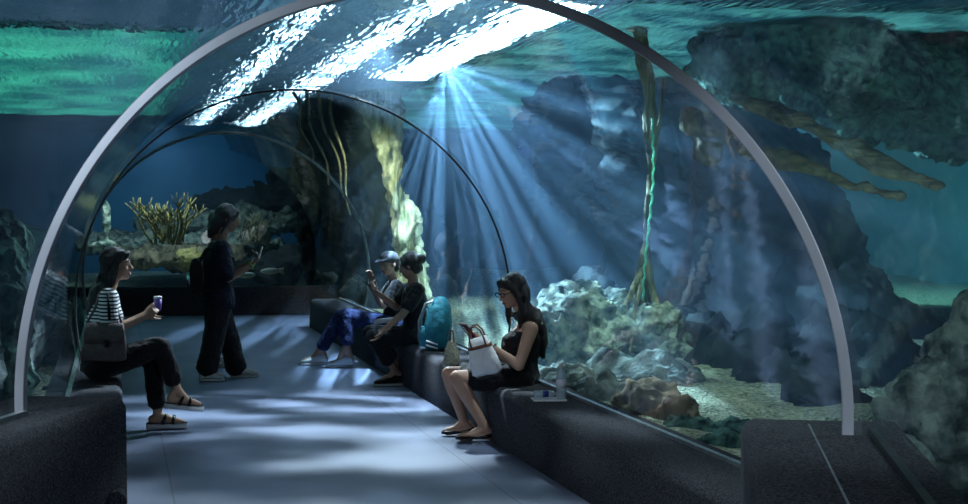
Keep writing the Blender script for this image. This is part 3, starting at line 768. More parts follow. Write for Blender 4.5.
def person(label, P, group=None):
    """P: joints in world space. Builds one continuous body and its clothes as parts."""
    s = P.get('s', 1.0); vox = P.get('vox', .0075); skin = P.get('skin', M['skin'])
    base = V(P['base']); t = empty('person', base, label, 'person', group)
    hc, hf, hu = P['head'], nrm(P['hf']), nrm(P['hu'])
    hipc = (P['hip'][0]+P['hip'][1])/2; shc = (P['sh'][0]+P['sh'][1])/2
    side = nrm(P['sh'][1]-P['sh'][0]); hside = nrm(P['hip'][1]-P['hip'][0])
    upv = nrm(shc-hipc); fwd = nrm(upv.cross(side)); 
    if fwd.dot(P['front']) < 0: fwd = -fwd
    hw = (P['sh'][1]-P['sh'][0]).length/2
    hf2 = nrm(hside.cross(Z1))
    TW = P.get('tw', 1.0)
    bend = P.get('bend', 0)
    def torso(inf, lo=0.0, hi=1.0, flare=0.0):
        ks = [(-.10, .150, .105), (.0, .158, .112), (.15, .150, .105), (.38, .125, .092), (.6, .138, .104), (.78, .150, .108), (.92, .150, .085), (1.03, .105, .062), (1.08, .06, .05)]
        out = []
        for h, a, b in ks:
            if h < lo-.11 or h > hi+.09: continue
            c = hipc.lerp(shc, h)+fwd*(-.03*bend*math.sin(PI*min(max(h, 0), 1)))
            A = nrm(hside.lerp(side, min(max(h, 0), 1)))
            bust = P.get('bust', 0)*math.exp(-((h-.68)/.16)**2)
            out.append((c+fwd*bust*.5, A, nrm(fwd if h > .3 else fwd.lerp(fwd, 1)), (a*TW)*s+inf+flare*max(0, .4-h), b*TW*s+inf+bust*.5))
        return out
    g = Geo()
    g.loft(torso(0), 24)
    nb = shc+upv*.02*s
    g.chain([(nb-upv*.03*s, .062*s), (nb+upv*.03*s, .05*s), (hc-hu*.06*s-hf*.02*s, .047*s)], 14)
    q, fr = face(t, hc, hf, hu, s, skin, g)
    for i in (0, 1):
        S_, El, Wr = P['sh'][i], P['el'][i], P['wr'][i]
        g.chain([(lerp(shc, S_, .55), .055*s), (S_, .052*s), (lerp(S_, El, .4), .045*s), (El, .036*s), (lerp(El, Wr, .3), .036*s), (Wr, .024*s)])
        hd = P['hd'][i]; hand(g, Wr, hd[0], hd[1], hd[2], hd[3], s*.95)
        H_, K, A_, T_ = P['hip'][i], P['kn'][i], P['an'][i], P['toe'][i]
        g.chain([(H_, .088*s), (lerp(H_, K, .4), .078*s), (K, .054*s), (lerp(K, A_, .28), .053*s), (lerp(K, A_, .7), .038*s), (A_, .033*s)])
        fd = nrm(T_-A_); sole = P['sole'][i] if 'sole' in P else A_-Z1*.07*s
        hl = sole+Z1*.02*s if 'sole' not in P else sole
        tf = nrm(T_-hl)
        g.chain([(A_, .033*s), (hl-tf*.012+Z1*.012, .03*s)]); g.chain([(hl, .028*s), (lerp(hl, T_, .5)+Z1*.012, .034*s), (lerp(hl, T_, .85), .030*s), (T_, .018*s)])
        g.chain([(A_, .032*s), (lerp(hl, T_, .5)+Z1*.02, .032*s)])
    g.done('body', skin, t, voxel=vox, sm=2)
    face_parts(t, q, fr, s)
    return t, q, fr, torso, dict(hipc=hipc, shc=shc, side=side, fwd=fwd, up=upv, nb=nb)

def sleeves(g, P, frac, inf, s=1.0, flare=.0):
    for i in (0, 1):
        S_, El, Wr = P['sh'][i], P['el'][i], P['wr'][i]; shc = (P['sh'][0]+P['sh'][1])/2
        g.chain([(lerp(shc, S_, .5), .062*s+inf), (S_, .054*s+inf)])
        if frac <= 1: e = lerp(S_, El, frac); g.cap(S_, e, .053*s+inf, (.045+flare)*s+inf, 16, True)
        else:
            g.cap(S_, El, .05*s+inf, .040*s+inf, 16); g.cap(El, lerp(El, Wr, frac-1), .040*s+inf, .030*s+inf, 16)
def trousers(P, t, torso, mat, name='trousers', frac=.95, inf=.012, wide=0.0, s=1.0, vox=.009, top=.25):
    g = Geo(); g.loft([x for x in torso(inf, 0, top)], 24)
    for i in (0, 1):
        H_, K, A_ = P['hip'][i], P['kn'][i], P['an'][i]
        g.chain([(H_, .090*s+inf), (lerp(H_, K, .45), .080*s+inf), (K, .058*s+inf+wide*.6)], 18)
        e = lerp(K, A_, frac); v = nrm(A_-K)
        g.cap(K, e-v*.035, .058*s+inf+wide*.6, .048*s+inf+wide, 18)
        g.cap(e-v*.035, e, .048*s+inf+wide, .048*s+inf+wide, 18, False)
    return g.done(name, mat, t, voxel=vox, sm=2, disp=(.006, 9, 3))
def shoe(t, P, i, mat, s=1.0, sole_mat=None, h=.05, low=False, name='shoe', lift=0):
    sole = P['sole'][i]; T_ = P['toe'][i]; f = nrm(T_-sole); sd = nrm(f.cross(Z1)); up = sd.cross(f)
    L0 = sole-f*.035*s; L1 = T_+f*.02*s
    g = Geo()
    secs = []
    for k, (tt, w_, hh) in enumerate(((0, .022, .030), (.06, .034, .052 if low else .080), (.25, .036, .086 if not low else .032), (.45, .040, .064 if not low else .022), (.7, .047, .036 if not low else .026), (.9, .040, .026 if not low else .024), (1.0, .016, .014))):
        secs.append((L0.lerp(L1, tt)+up*(hh*.5-.016)*s, sd, up, w_*s, hh*.55*s))
    g.loft(secs, 20, 2.5)
    o = g.done(name, mat, t, voxel=.006, sm=2)
    if sole_mat:
        g = Geo(); g.loft([(L0.lerp(L1, tt)-up*.030*s, sd, up, w_*s, h*.22*s) for tt, w_ in ((-.01, .026), (.08, .037), (.4, .040), (.72, .050), (.92, .042), (1.02, .018))], 20, 3)
        so = g.done('sole', sole_mat, o); so.parent = o; so.matrix_parent_inverse = Matrix.Identity(4); so.location = (0, 0, 0)
    return o
def hairpiece(t, build, mat=None, vox=.008, disp=(.010, 14, 2, (1, 1, .35)), name='hair', sm=1):
    g = Geo(); build(g); return g.done(name, mat or M['hair'], t, voxel=vox, sm=sm, disp=disp)
def sub(o, parent):
    o.parent = parent; o.matrix_parent_inverse = Matrix.Identity(4); o.location = (0, 0, 0); return o

# --- seated woman in the black dress
Yc = 9.97
P = dict(base=at(500, 440, Yc), s=.98, tw=1.12, front=V((-1, 0, 0)), bend=-.3, bust=.035,
    head=at(512, 291, Yc-.02), hf=V((-.92, -.30, -.27)), hu=V((-.16, -.02, 1)),
    sh=[at(531, 329, Yc-.17), at(522, 328, Yc+.16)], el=[at(519, 366, Yc-.22), at(510, 362, Yc+.20)], wr=[at(492, 347, Yc-.10), at(485, 344, Yc+.09)],
    hd=[(V((-1, .25, .35)), V((.25, .5, .9)), -1, .8), (V((-1, -.2, .35)), V((.25, -.5, .9)), 1, .8)],
    hip=[at(521, 379, Yc-.085), at(521, 379, Yc+.085)], kn=[at(457, 378, Yc-.12), at(449, 374, Yc+.07)],
    an=[at(485, 428, Yc-.14), at(464, 422, Yc+.12)], toe=[at(458, 440, Yc-.12), at(444, 431, Yc+.14)])
P['sole'] = [V((at(491, 437, Yc-.14).x, P['an'][0].y, .035)), V((at(470, 430, Yc+.12).x, P['an'][1].y, .035))]
for i in (0, 1): P['toe'][i].z = .032
t, q, fr, torso, I = person('seated woman in a black sleeveless dress and glasses looking at her phone', P)
g = Geo(); g.loft(torso(.012, 0, .9), 24)
for i in (0, 1):
    g.cap(P['hip'][i], lerp(P['hip'][i], P['kn'][i], .72), .102, .083, 18); g.cap(lerp(I['shc'], P['sh'][i], .3), lerp(I['shc'], P['sh'][i], .62)+Z1*.005, .05, .045, 14)
a, b = lerp(P['hip'][0], P['kn'][0], .74), lerp(P['hip'][1], P['kn'][1], .74)
g.cap(a, b, .078, .078, 16); g.cap(lerp(*P['hip'], .5)-Z1*.0, (a+b)/2, .1, .078, 16)
g.done('dress', M['black'], t, voxel=.009, sm=2, disp=(.008, 8, 3))
def hb(g):
    g.ell(q(0, -.022, .038), (.086, .098, .090), fr, 24)
    g.ell(q(0, -.05, -.03), (.084, .078, .12), fr, 20)
    for k in (-1, 1):
        g.chain([(q(k*.04, .060, .085), .020), (q(k*.072, .035, .03), .022), (q(k*.078, .012, -.05), .024), (q(k*.085, .015, -.12), .022), (q(k*.075, .04, -.20), .018), (q(k*.07, .05, -.26), .010)], 12)
    g.chain([(q(.0, .055, .098), .016), (q(.045, .066, .07), .014)], 10); g.chain([(q(.0, .055, .098), .016), (q(-.045, .066, .07), .014)], 10)
    g.loft([(q(0, -.055, -.03), fr[0], fr[1], .09, .055), (at(525, 312, Yc), V((0, 1, 0)), V((1, 0, .3)), .135, .095), (at(535, 326, Yc), V((0, 1, 0)), V((1, 0, .2)), .15, .070), (at(539, 342, Yc), V((0, 1, 0)), V((1, 0, .1)), .13, .045), (at(541, 357, Yc), V((0, 1, 0)), V((1, 0, .1)), .07, .014)], 20)
hairpiece(t, hb)
g = Geo()
for k in (-1, 1):
    pts = [q(k*.034+.024*math.cos(a_), .104, .002+.017*math.sin(a_)) for a_ in [2*PI*j/14 for j in range(15)]]
    g.tube(pts, .0028, 6); g.tube([q(k*.057, .103, .008), q(k*.078, .05, .008), q(k*.08, -.01, .0)], .0024, 6)
g.tube([q(-.01, .105, .006), q(0, .111, .008), q(.01, .105, .006)], .0024, 6)
tag(g.done('glasses', M['gloss_black'], t), 'thin black framed glasses', None)
g = Geo(); g.ell(q(-.03, .07, -.20), (.004, .004, .02), fr, 8); g.chain([(q(.03, .03, -.155), .0022), (q(.0, .072, -.195), .0022), (q(-.05, .03, -.155), .0022)], 6); g.done('necklace', M['silver'], t)
for i in (0, 1): shoe(t, P, i, M['gloss_black'], .98, None, low=True)
g = Geo(); w0 = P['wr'][0]; d0 = nrm(P['wr'][0]-P['el'][0]); a0 = nrm(d0.cross(Z1)); b0 = d0.cross(a0)
g.tube([w0-d0*.01+a0*.029*math.cos(x)+b0*.029*math.sin(x) for x in [2*PI*j/16 for j in range(17)]], .005, 6); g.ell(w0-d0*.01+a0*.03, (.012, .006, .012)); g.done('wristwatch', M['silver'], t)
# her phone in a wine folio
ph = (P['wr'][0]+P['wr'][1])/2+V((-.125, 0, .075)); t2 = empty('phone', ph, 'phone in a dark wine folding case held by the woman in glasses', 'phone')
pu = nrm(V((-.62, -.05, .75))); pr_ = nrm(V((0.1, -1, .0))); pn = pr_.cross(pu)
pr_ = pu.cross(pn)
g = Geo(); g.box(ph-pn*0.004, (.15, .20, .010), (pr_, pu, pn)); g.done('case', M['wine'], t2, bevel=.003, shade=False)
g = Geo(); g.box(ph+pn*.006, (.085, .165, .008), (pr_, pu, pn)); sc_ = g.done('handset', M['gloss_black'], t2, bevel=.003, shade=False)
g = Geo(); g.box(ph+pn*.0108, (.074, .14, .001), (pr_, pu, pn)); sub(g.done('screen', M['screen'], t2, shade=False), sc_)
# white handbag on her lap
hbp = at(482, 354, Yc-.27); t2 = empty('handbag', hbp, 'white handbag with tan leather straps standing on the lap of the woman in glasses', 'handbag')
bu = nrm(V((-.30, 0, 1))); br = nrm(V((1, -.45, .3))); br = nrm(br-bu*br.dot(bu)); bn = br.cross(bu)
g = Geo(); g.loft([(hbp-bu*.145, br, bn, .080, .035), (hbp-bu*.125, br, bn, .105, .048), (hbp-bu*.03, br, bn, .096, .048), (hbp+bu*.08, br, bn, .074, .034), (hbp+bu*.115, br, bn, .062, .018)], 24, 3.4)
g.done('bag_body', M['white_leather'], t2, disp=(.006, 9, 2))
g = Geo(); g.loft([(hbp+bu*.045, br, bn, .085, .044), (hbp+bu*.065, br, bn, .080, .041)], 24, 3.4); g.done('belt', M['tan_strap'], t2)
for sgn in (-1, 1):
    g = Geo(); g.tube([hbp+bn*.036*sgn+br*x*.05+bu*(z+.02) for x, z in ((-1, .03), (-.98, .09), (-.8, .14), (-.35, .175), (.35, .175), (.8, .14), (.98, .09), (1, .03))], .006, 8); g.done('handle', M['tan_strap'], t2)
# beige woven bag on the bench beyond
bb = V((at(452, 348, 11.15).x, 11.15, .37)); t2 = empty('shoulder_bag', bb, 'beige woven bag on the bench between the teal backpack and the woman in glasses', 'bag')
g = Geo(); g.loft([(bb+Z1*.004, V((.3, 1, 0)).normalized(), V((1, -.3, 0)).normalized(), .10, .05), (bb+Z1*.03, V((.3, 1, 0)).normalized(), V((1, -.3, 0)).normalized(), .12, .065), (bb+Z1*.13, V((.3, 1, 0)).normalized(), V((1, -.3, 0)).normalized(), .11, .055), (bb+Z1*.19, V((.3, 1, 0)).normalized(), V((1, -.3, 0)).normalized(), .09, .03)], 24, 2.8)
g.done('bag_body', M['straw'], t2, disp=(.010, 9, 2))
g = Geo(); g.tube([bb+V((0, .07*math.cos(a_), .17+.11*math.sin(a_))) for a_ in [PI*j/12 for j in range(13)]], .006, 8); g.done('handle', M['tan_strap'], t2)

# --- nearer woman of the couple
Yc = 13.15
P = dict(base=at(395, 385, Yc), s=.97, vox=.009, front=V((-1, .1, 0)), skin=M['skin_tan'], bend=.3,
    head=at(410, 266, Yc), hf=V((-.8, .5, -.25)), hu=V((-.1, 0, 1)),
    sh=[at(418, 291, Yc-.17), at(409, 289, Yc+.16)], el=[at(403, 314, Yc-.24), at(396, 307, Yc+.12)], wr=[at(383, 331, Yc-.22), at(378, 293, Yc+.08)],
    hd=[(V((-.5, .1, -.7)), V((-.7, .3, .5)), -1, .45), (V((-.8, -.1, .5)), V((.5, .2, .8)), 1, .9)],
    hip=[at(415, 338, Yc-.085), at(413, 337, Yc+.085)], kn=[at(374, 338, Yc-.10), at(371, 333, Yc+.10)],
    an=[at(395, 370, Yc-.10), at(399, 366, Yc+.12)], toe=[at(376, 381, Yc-.08), at(382, 377, Yc+.14)])
P['sole'] = [V((at(400, 379, Yc).x, P['an'][0].y, .04)), V((at(403, 379, Yc).x, P['an'][1].y, .04))]
for i in (0, 1): P['toe'][i].z = .038
t, q, fr, torso, I = person('seated woman in black with a hair bun, nearer of the two people sitting together', P)
g = Geo(); g.loft(torso(.016, 0, 1), 24); sleeves(g, P, .62, .014, flare=.01); g.done('shirt', M['black'], t, voxel=.010, sm=2, disp=(.008, 8, 3))
trousers(P, t, torso, M['black'], frac=.75, wide=.01)
def hb(g):
    g.ell(q(0, -.025, .038), (.086, .098, .092), fr, 20); g.ell(q(.0, -.115, .04), (.05, .045, .05), fr, 16); g.ell(q(0, -.06, -.03), (.07, .05, .06), fr, 16)
    for k in (-1, 1): g.chain([(q(k*.04, .05, .09), .02), (q(k*.074, .03, .03), .018), (q(k*.076, -.01, -.03), .016)], 10)
hairpiece(t, hb, vox=.010)
for i in (0, 1): shoe(t, P, i, M['black'], .98, M['white'], name='shoe')
t2p = P['wr'][1]+V((-.075, .0, .06)); t2 = empty('phone', t2p, 'dark phone held up by the seated woman with the hair bun', 'phone')
g = Geo(); g.box(t2p, (.075, .15, .009), (V((0, -1, 0)), nrm(V((-.5, 0, .4))), nrm(V((.4, 0, .5))))); g.done('handset', M['gloss_black'], t2, bevel=.003, shade=False)
# a rolled white leaflet on her lap
wp = at(385, 330, Yc-.02); wp.z += .075
g = Geo(); g.tube([wp+V((-.10, 0, .0)), wp+V((.0, -.03, .012)), wp+V((.13, -.08, .03))], .022, 10); tag(g.done('paper_roll', M['paper']), 'crumpled white paper lying on the lap of the woman with the hair bun', 'paper')
# teal backpack
bp = V((at(437, 335, 12.45).x, 12.45, .37)); t2 = empty('backpack', bp, 'teal blue backpack leaning on the glass behind the woman with the hair bun', 'backpack')
A_ = V((.3, 1, 0)).normalized(); B_ = V((1, -.3, 0)).normalized(); bl = V((.10, 0, 0))
g = Geo(); g.loft([(bp+Z1*.006, A_, B_, .14, .09), (bp+Z1*.05, A_, B_, .17, .12), (bp+Z1*.22+bl*.1, A_, B_, .17, .12), (bp+Z1*.36+bl*.2, A_, B_, .14, .10), (bp+Z1*.44+bl*.3, A_, B_, .09, .05), (bp+Z1*.455+bl*.3, A_, B_, .04, .02)], 24, 2.8)
g.done('bag_body', M['teal_cloth'], t2, disp=(.016, 7, 3))
g = Geo(); g.loft([(bp-B_*.10-A_*.03+Z1*.04, A_, B_, .10, .045), (bp-B_*.115-A_*.03+Z1*.13, A_, B_, .11, .045), (bp-B_*.105-A_*.03+Z1*.20, A_, B_, .09, .03)], 20, 2.8); g.done('front_pocket', M['teal_cloth'], t2, disp=(.006, 9, 3))
for k in (-1, 1):
    g = Geo(); g.tube([bp-B_*.02+A_*.09*k+Z1*.42, bp-B_*.09+A_*.10*k+Z1*.40, bp-B_*.145+A_*.11*k+Z1*.25, bp-B_*.14+A_*.12*k+Z1*.08], .010, 8); g.done('shoulder_strap', M['strip'], t2)
for k in (0, 1):
    g = Geo(); g.tube([bp-A_*.16-B_*.08+Z1*(.09-.035*k), bp-A_*.17+B_*.02+Z1*(.06-.035*k)], .008, 8); g.done('side_strap', M['white'], t2)

# --- farther person of the couple, with the cap
Yc = 14.75
P = dict(base=at(350, 358, Yc), s=.98, vox=.010, front=V((-1, -.1, 0)), skin=M['skin'], bend=.3,
    head=at(389, 264, Yc-.10), hf=V((-.85, -.5, -.12)), hu=V((-.05, 0, 1)),
    sh=[at(397, 287, Yc-.2), at(391, 287, Yc+.14)], el=[at(383, 306, Yc-.26), at(380, 303, Yc+.2)], wr=[at(377, 292, Yc-.24), at(371, 281, Yc+.06)],
    hd=[(V((-.5, .1, .7)), V((.6, .3, .5)), -1, .9), (V((-.1, -.1, 1)), V((-.6, -.5, .0)), 1, .8)],
    hip=[at(394, 326, Yc-.08), at(392, 325, Yc+.09)], kn=[at(346, 316, Yc-.14), at(341, 317, Yc+.12)],
    an=[at(347, 343, Yc-.16), at(322, 347, Yc+.16)], toe=[at(328, 355, Yc-.12), at(301, 353, Yc+.2)])
P['sole'] = [V((at(347, 350, Yc).x, P['an'][0].y, .045)), V((P['an'][1].x+.02, P['an'][1].y, .045))]
for i in (0, 1): P['toe'][i].z = .042
t, q, fr, torso, I = person('seated person in a grey cap and blue jeans, farther of the two people sitting together', P)
g = Geo(); g.loft(torso(.016, 0, 1), 24); sleeves(g, P, .7, .014, flare=.01); g.done('shirt', M['black'], t, voxel=.011, sm=2, disp=(.008, 8, 3))
trousers(P, t, torso, M['denim'], frac=1.0, wide=.012, name='jeans')
def hb(g):
    g.ell(q(0, -.03, .03), (.082, .090, .085), fr, 20); g.ell(q(0, -.06, -.03), (.075, .05, .07), fr, 16)
hairpiece(t, hb, vox=.011)
g = Geo(); g.ell(q(0, -.005, .062), (.090, .102, .070), fr, 20); g.loft([(q(0, .08, .055), fr[0], fr[2], .07, .010), (q(0, .13, .045), fr[0], fr[2], .062, .008), (q(0, .155, .038), fr[0], fr[2], .035, .006)], 16); g.done('cap', M['cap_cloth'], t, voxel=.008, sm=1)
for i in (0, 1): shoe(t, P, i, M['white'], 1.0, M['white'], name='shoe')

# --- standing woman with a phone
def standing(label, px, Yc, z_scale, P2, small=False):
    pass
Yc = 13.85
P = dict(base=at(224, 381, Yc), s=1.0, vox=.009, front=V((1, -.1, 0)), skin=M['skin_tan'], tw=1.02,
    head=at(228, 219, Yc), hf=V((.97, -.1, -.28)), hu=V((.25, 0, 1)),
    sh=[at(220, 248, Yc+.15), at(222, 249, Yc-.17)], el=[at(226, 277, Yc+.2), at(228, 279, Yc-.2)], wr=[at(247, 263, Yc+.12), at(252, 265, Yc-.14)],
    hd=[(V((.8, -.1, .75)), V((-.6, -.1, .6)), 1, .8), (V((.7, .1, .75)), V((-.6, .1, .6)), -1, .8)],
    hip=[at(217, 302, Yc+.08), at(221, 303, Yc-.08)], kn=[at(229, 338, Yc+.12), at(214, 340, Yc-.09)],
    an=[at(237, 371, Yc+.15), at(206, 372, Yc-.08)], toe=[at(256, 380, Yc+.13), at(222, 380, Yc-.10)])
P['sole'] = [V((P['an'][i].x-.02, P['an'][i].y, .045)) for i in (0, 1)]
for i in (0, 1): P['toe'][i].z = .042
t, q, fr, torso, I = person('standing woman in dark loose clothes and white shoes raising a phone', P)
g = Geo(); g.loft(torso(.026, -.1, 1, .02), 24); sleeves(g, P, .8, .018, flare=.014); g.done('shirt', M['navy'], t, voxel=.010, sm=2, disp=(.010, 7, 3))
trousers(P, t, torso, M['black'], frac=.96, wide=.028, inf=.02)
def hb(g):
    g.ell(q(0, -.028, .04), (.092, .105, .098), fr, 20); g.ell(q(0, -.07, -.03), (.085, .065, .09), fr, 16)
    g.chain([(q(0, -.08, -.05), .07), (q(0, -.10, -.13), .055), (q(0, -.11, -.19), .03)], 14)
    for k in (-1, 1): g.chain([(q(k*.03, .065, .085), .02), (q(k*.076, .03, .03), .022), (q(k*.08, .0, -.06), .022), (q(k*.075, -.02, -.14), .016)], 10)
hairpiece(t, hb, vox=.010)
for i in (0, 1): shoe(t, P, i, M['white'], 1.0, M['white'], name='shoe')
g = Geo(); w0 = P['wr'][1]; d0 = nrm(P['wr'][1]-P['el'][1]); a0 = nrm(d0.cross(Z1)); b0 = d0.cross(a0)
g.tube([w0-d0*.012+a0*.030*math.cos(x)+b0*.030*math.sin(x) for x in [2*PI*j/16 for j in range(17)]], .010, 6); tag(g.done('wristband', M['lime'], t), 'lime green wristband', None)
pp = P['wr'][1].lerp(P['wr'][0], .5)+V((.10, 0, .095)); t2 = empty('phone', pp, 'small phone held up by the standing woman', 'phone')
g = Geo(); g.box(pp, (.075, .14, .009), (V((0, 1, 0)), nrm(V((.25, 0, 1))), nrm(V((1, 0, -.25))))); g.done('handset', M['silver'], t2, bevel=.003, shade=False)
# her backpack
bp = I['hipc'].lerp(I['shc'], .55)-V((.215, 0, .02)); t2 = empty('backpack', bp-Z1*.16, 'small black backpack worn by the standing woman', 'backpack')
g = Geo(); g.loft([(bp-Z1*.17, V((0, 1, 0)), X1, .10, .045), (bp-Z1*.14, V((0, 1, 0)), X1, .125, .065), (bp+Z1*.06, V((0, 1, 0)), X1, .12, .062), (bp+Z1*.14, V((0, 1, 0)), X1, .08, .04), (bp+Z1*.155, V((0, 1, 0)), X1, .03, .015)], 20, 2.8)
g.done('bag_body', M['black'], t2)
g = Geo(); g.loft([(bp-Z1*.11-X1*.062, V((0, 1, 0)), X1, .08, .02), (bp+Z1*.0-X1*.066, V((0, 1, 0)), X1, .085, .02)], 16, 2.8); tag(g.done('front_pocket', M['silver'], t2), 'pale grey front pocket', None)
for k in (-1, 1):
    g = Geo(); g.tube([bp+V((.03, .10*k, .13)), bp+V((.10, .13*k, .235)), bp+V((.20, .145*k, .255)), bp+V((.325, .13*k, .16)), bp+V((.33, .14*k, .0)), bp+V((.20, .17*k, -.12)), bp+V((.04, .12*k, -.14))], .011, 8); g.done('shoulder_strap', M['black'], t2)

# --- person mostly hidden behind the standing woman
Yc = 15.0
P = dict(base=at(216, 363, Yc), s=.92, vox=.012, front=V((1, 0, 0)), skin=M['skin_tan'],
    head=at(219, 223, Yc), hf=V((1, .1, -.2)), hu=V((.2, 0, 1)),
    sh=[at(214, 248, Yc+.15), at(216, 248, Yc-.15)], el=[at(211, 274, Yc+.18), at(213, 274, Yc-.18)], wr=[at(221, 296, Yc+.16), at(223, 296, Yc-.17)],
    hd=[(V((.2, 0, -1)), V((0, -1, 0)), 1, .4), (V((.2, 0, -1)), V((0, 1, 0)), -1, .4)],
    hip=[at(213, 296, Yc+.07), at(215, 296, Yc-.08)], kn=[at(218, 328, Yc+.09), at(212, 328, Yc-.08)],
    an=[at(214, 355, Yc+.1), at(207, 355, Yc-.09)], toe=[at(229, 362, Yc+.1), at(222, 362, Yc-.1)])
P['sole'] = [V((P['an'][i].x-.01, P['an'][i].y, .042)) for i in (0, 1)]
for i in (0, 1): P['toe'][i].z = .04
t, q, fr, torso, I = person('dark clothed person almost hidden behind the standing woman', P)
g = Geo(); g.loft(torso(.018, 0, 1), 24); sleeves(g, P, .8, .014); g.done('shirt', M['black'], t, voxel=.012, sm=2)
trousers(P, t, torso, M['black'], frac=.93, wide=.012, vox=.011)
hairpiece(t, lambda g: (g.ell(q(0, -.028, .035), (.085, .095, .09), fr, 20), g.ell(q(0, -.06, -.04), (.08, .055, .08), fr, 16)), vox=.012)
for i in (0, 1): shoe(t, P, i, M['white'], .95, M['white'], name='shoe')

# --- seated woman in the striped shirt
Yc = 10.85
P = dict(base=at(140, 436, Yc), s=.98, front=V((1, -.05, 0)), skin=M['skin'], bend=.4, bust=.02,
    head=at(117, 265, Yc), hf=V((.98, -.15, .02)), hu=V((-.02, 0, 1)),
    sh=[at(107, 297, Yc+.16), at(108, 298, Yc-.17)], el=[at(118, 329, Yc+.20), at(110, 331, Yc-.22)], wr=[at(146, 314, Yc+.08), at(145, 317, Yc-.10)],
    hd=[(V((.75, -.35, .6)), V((.2, -1, .1)), 1, .7), (V((.75, .35, .6)), V((.2, 1, .1)), -1, .7)],
    hip=[at(98, 366, Yc+.085), at(98, 367, Yc-.085)], kn=[at(152, 352, Yc+.10), at(160, 346, Yc-.06)],
    an=[at(158, 416, Yc+.06), at(177, 389, Yc-.02)], toe=[at(183, 431, Yc+.03), at(199, 404, Yc-.06)])
P['sole'] = [V((P['an'][0].x-.03, P['an'][0].y, .060)), at(172, 401, Yc-.02)]
P['toe'][0].z = .050
t, q, fr, torso, I = person('seated woman in a striped top and black trousers with long dark hair', P)
g = Geo(); g.loft(torso(.014, -.05, 1), 24); sleeves(g, P, .72, .014, flare=.008)
o = g.done('striped_top', M['stripes'], t, voxel=.009, sm=2, disp=(.005, 8, 3))
for i in (0, 1):
    g = Geo(); a_, b_ = P['sh'][i], lerp(P['sh'][i], P['el'][i], .72); off = nrm(V((0, (1, -1)[i], .25)))*.064
    g.tube([lerp(I['nb'], a_, .5)+Z1*.062, a_+off+Z1*.012, lerp(a_, b_, .5)+off, b_+off*.98], .011, 8)
    sub(g.done('shoulder_stripe', M['black'], t), o)
trousers(P, t, torso, M['black'], frac=.84, wide=.006)
def hb(g):
    g.ell(q(0, -.024, .04), (.088, .100, .094), fr, 24); g.ell(q(0, -.055, -.03), (.084, .065, .09), fr, 20)
    g.chain([(q(0, .060, .095), .022), (q(-.02, .088, .078), .014)], 10); g.chain([(q(0, .060, .095), .022), (q(.03, .084, .075), .014)], 10)
    for k in (-1, 1): g.chain([(q(k*.05, .045, .085), .024), (q(k*.078, .015, .02), .024), (q(k*.084, -.012, -.06), .028), (q(k*.085, -.03, -.13), .026)], 12)
    g.loft([(q(0, -.055, -.03), fr[0], fr[1], .092, .06), (at(104, 284, Yc), V((0, 1, 0)), V((1, 0, .2)), .125, .085), (at(97, 298, Yc), V((0, 1, 0)), V((1, 0, .2)), .12, .065), (at(89, 314, Yc), V((0, 1, 0)), V((1, 0, .2)), .08, .028), (at(88, 319, Yc), V((0, 1, 0)), V((1, 0, .2)), .04, .010)], 20)
hairpiece(t, hb)
# platform sandals
for i in (0, 1):
    sole = P['sole'][i]; T_ = P['toe'][i]; f = nrm(T_-sole); sd = nrm(f.cross(Z1)); up = sd.cross(f)
    L0 = sole-f*.05-up*.036; L1 = T_+f*.035-up*.030
    if i == 0: L0.z = .026; L1.z = .026
    g = Geo(); g.loft([(L0.lerp(L1, a_), sd, up, w_, .020) for a_, w_ in ((0, .020), (.06, .034), (.35, .036), (.7, .046), (.93, .036), (1, .016))], 22, 3)
    s_ = g.done('sandal', M['white'], t)
    g = Geo(); g.loft([(L0.lerp(L1, a_)+up*.021, sd, up, w_*.97, .003) for a_, w_ in ((0, .020), (.06, .034), (.35, .036), (.7, .046), (.93, .036), (1, .016))], 22, 3); sub(g.done('insole', M['black'], t), s_)
    for a_, hh in ((.40, .062), (.66, .050)):
        c_ = L0.lerp(L1, a_)+up*.016
        g = Geo(); g.tube([c_+sd*.046*math.cos(x)+up*hh*math.sin(x)+f*.02*math.sin(x)*(1 if a_ < .5 else 0) for x in [PI*j/12 for j in range(13)]], .012, 8); sub(g.done('strap', M['gloss_black'], t), s_)
# purple cup in her hands
cp = (P['wr'][0]+P['wr'][1])/2+V((.085, 0, .085)); t2 = empty('cup', cp-Z1*.05, 'small purple and white cup held by the woman in stripes', 'cup')
g = Geo(); g.cap(cp-Z1*.05, cp+Z1*.035, .024, .028, 18, False); g.done('cup_body', M['purple'], t2)
g = Geo(); g.cap(cp+Z1*.036, cp+Z1*.05, .030, .027, 18, False); g.done('lid', M['white'], t2)
# her shoulder bag
hbp = at(104, 341, Yc-.25); t2 = empty('shoulder_bag', hbp-Z1*.13, 'taupe leather shoulder bag hanging at the side of the woman in stripes', 'bag')
A_ = nrm(V((1, 0, -.04))); B_ = V((0, 1, 0)); bu = A_.cross(B_)
g = Geo(); g.loft([(hbp-bu*.135, A_, B_, .13, .035), (hbp-bu*.12, A_, B_, .155, .050), (hbp, A_, B_, .15, .048), (hbp+bu*.105, A_, B_, .13, .038), (hbp+bu*.125, A_, B_, .12, .020)], 24, 4); g.done('bag_body', M['taupe'], t2, disp=(.006, 9, 2))
g = Geo(); g.loft([(hbp-bu*.01-B_*.046, A_, B_, .135, .010), (hbp+bu*.06-B_*.044, A_, B_, .138, .010), (hbp+bu*.122-B_*.028, A_, B_, .125, .012)], 20, 4); fl = g.done('flap', M['taupe'], t2)
g = Geo(); g.box(hbp-bu*.012-B_*.062+A_*.02, (.035, .012, .045), (A_, B_, bu)); sub(g.done('clasp', M['gloss_black'], t2, bevel=.003, shade=False), fl)
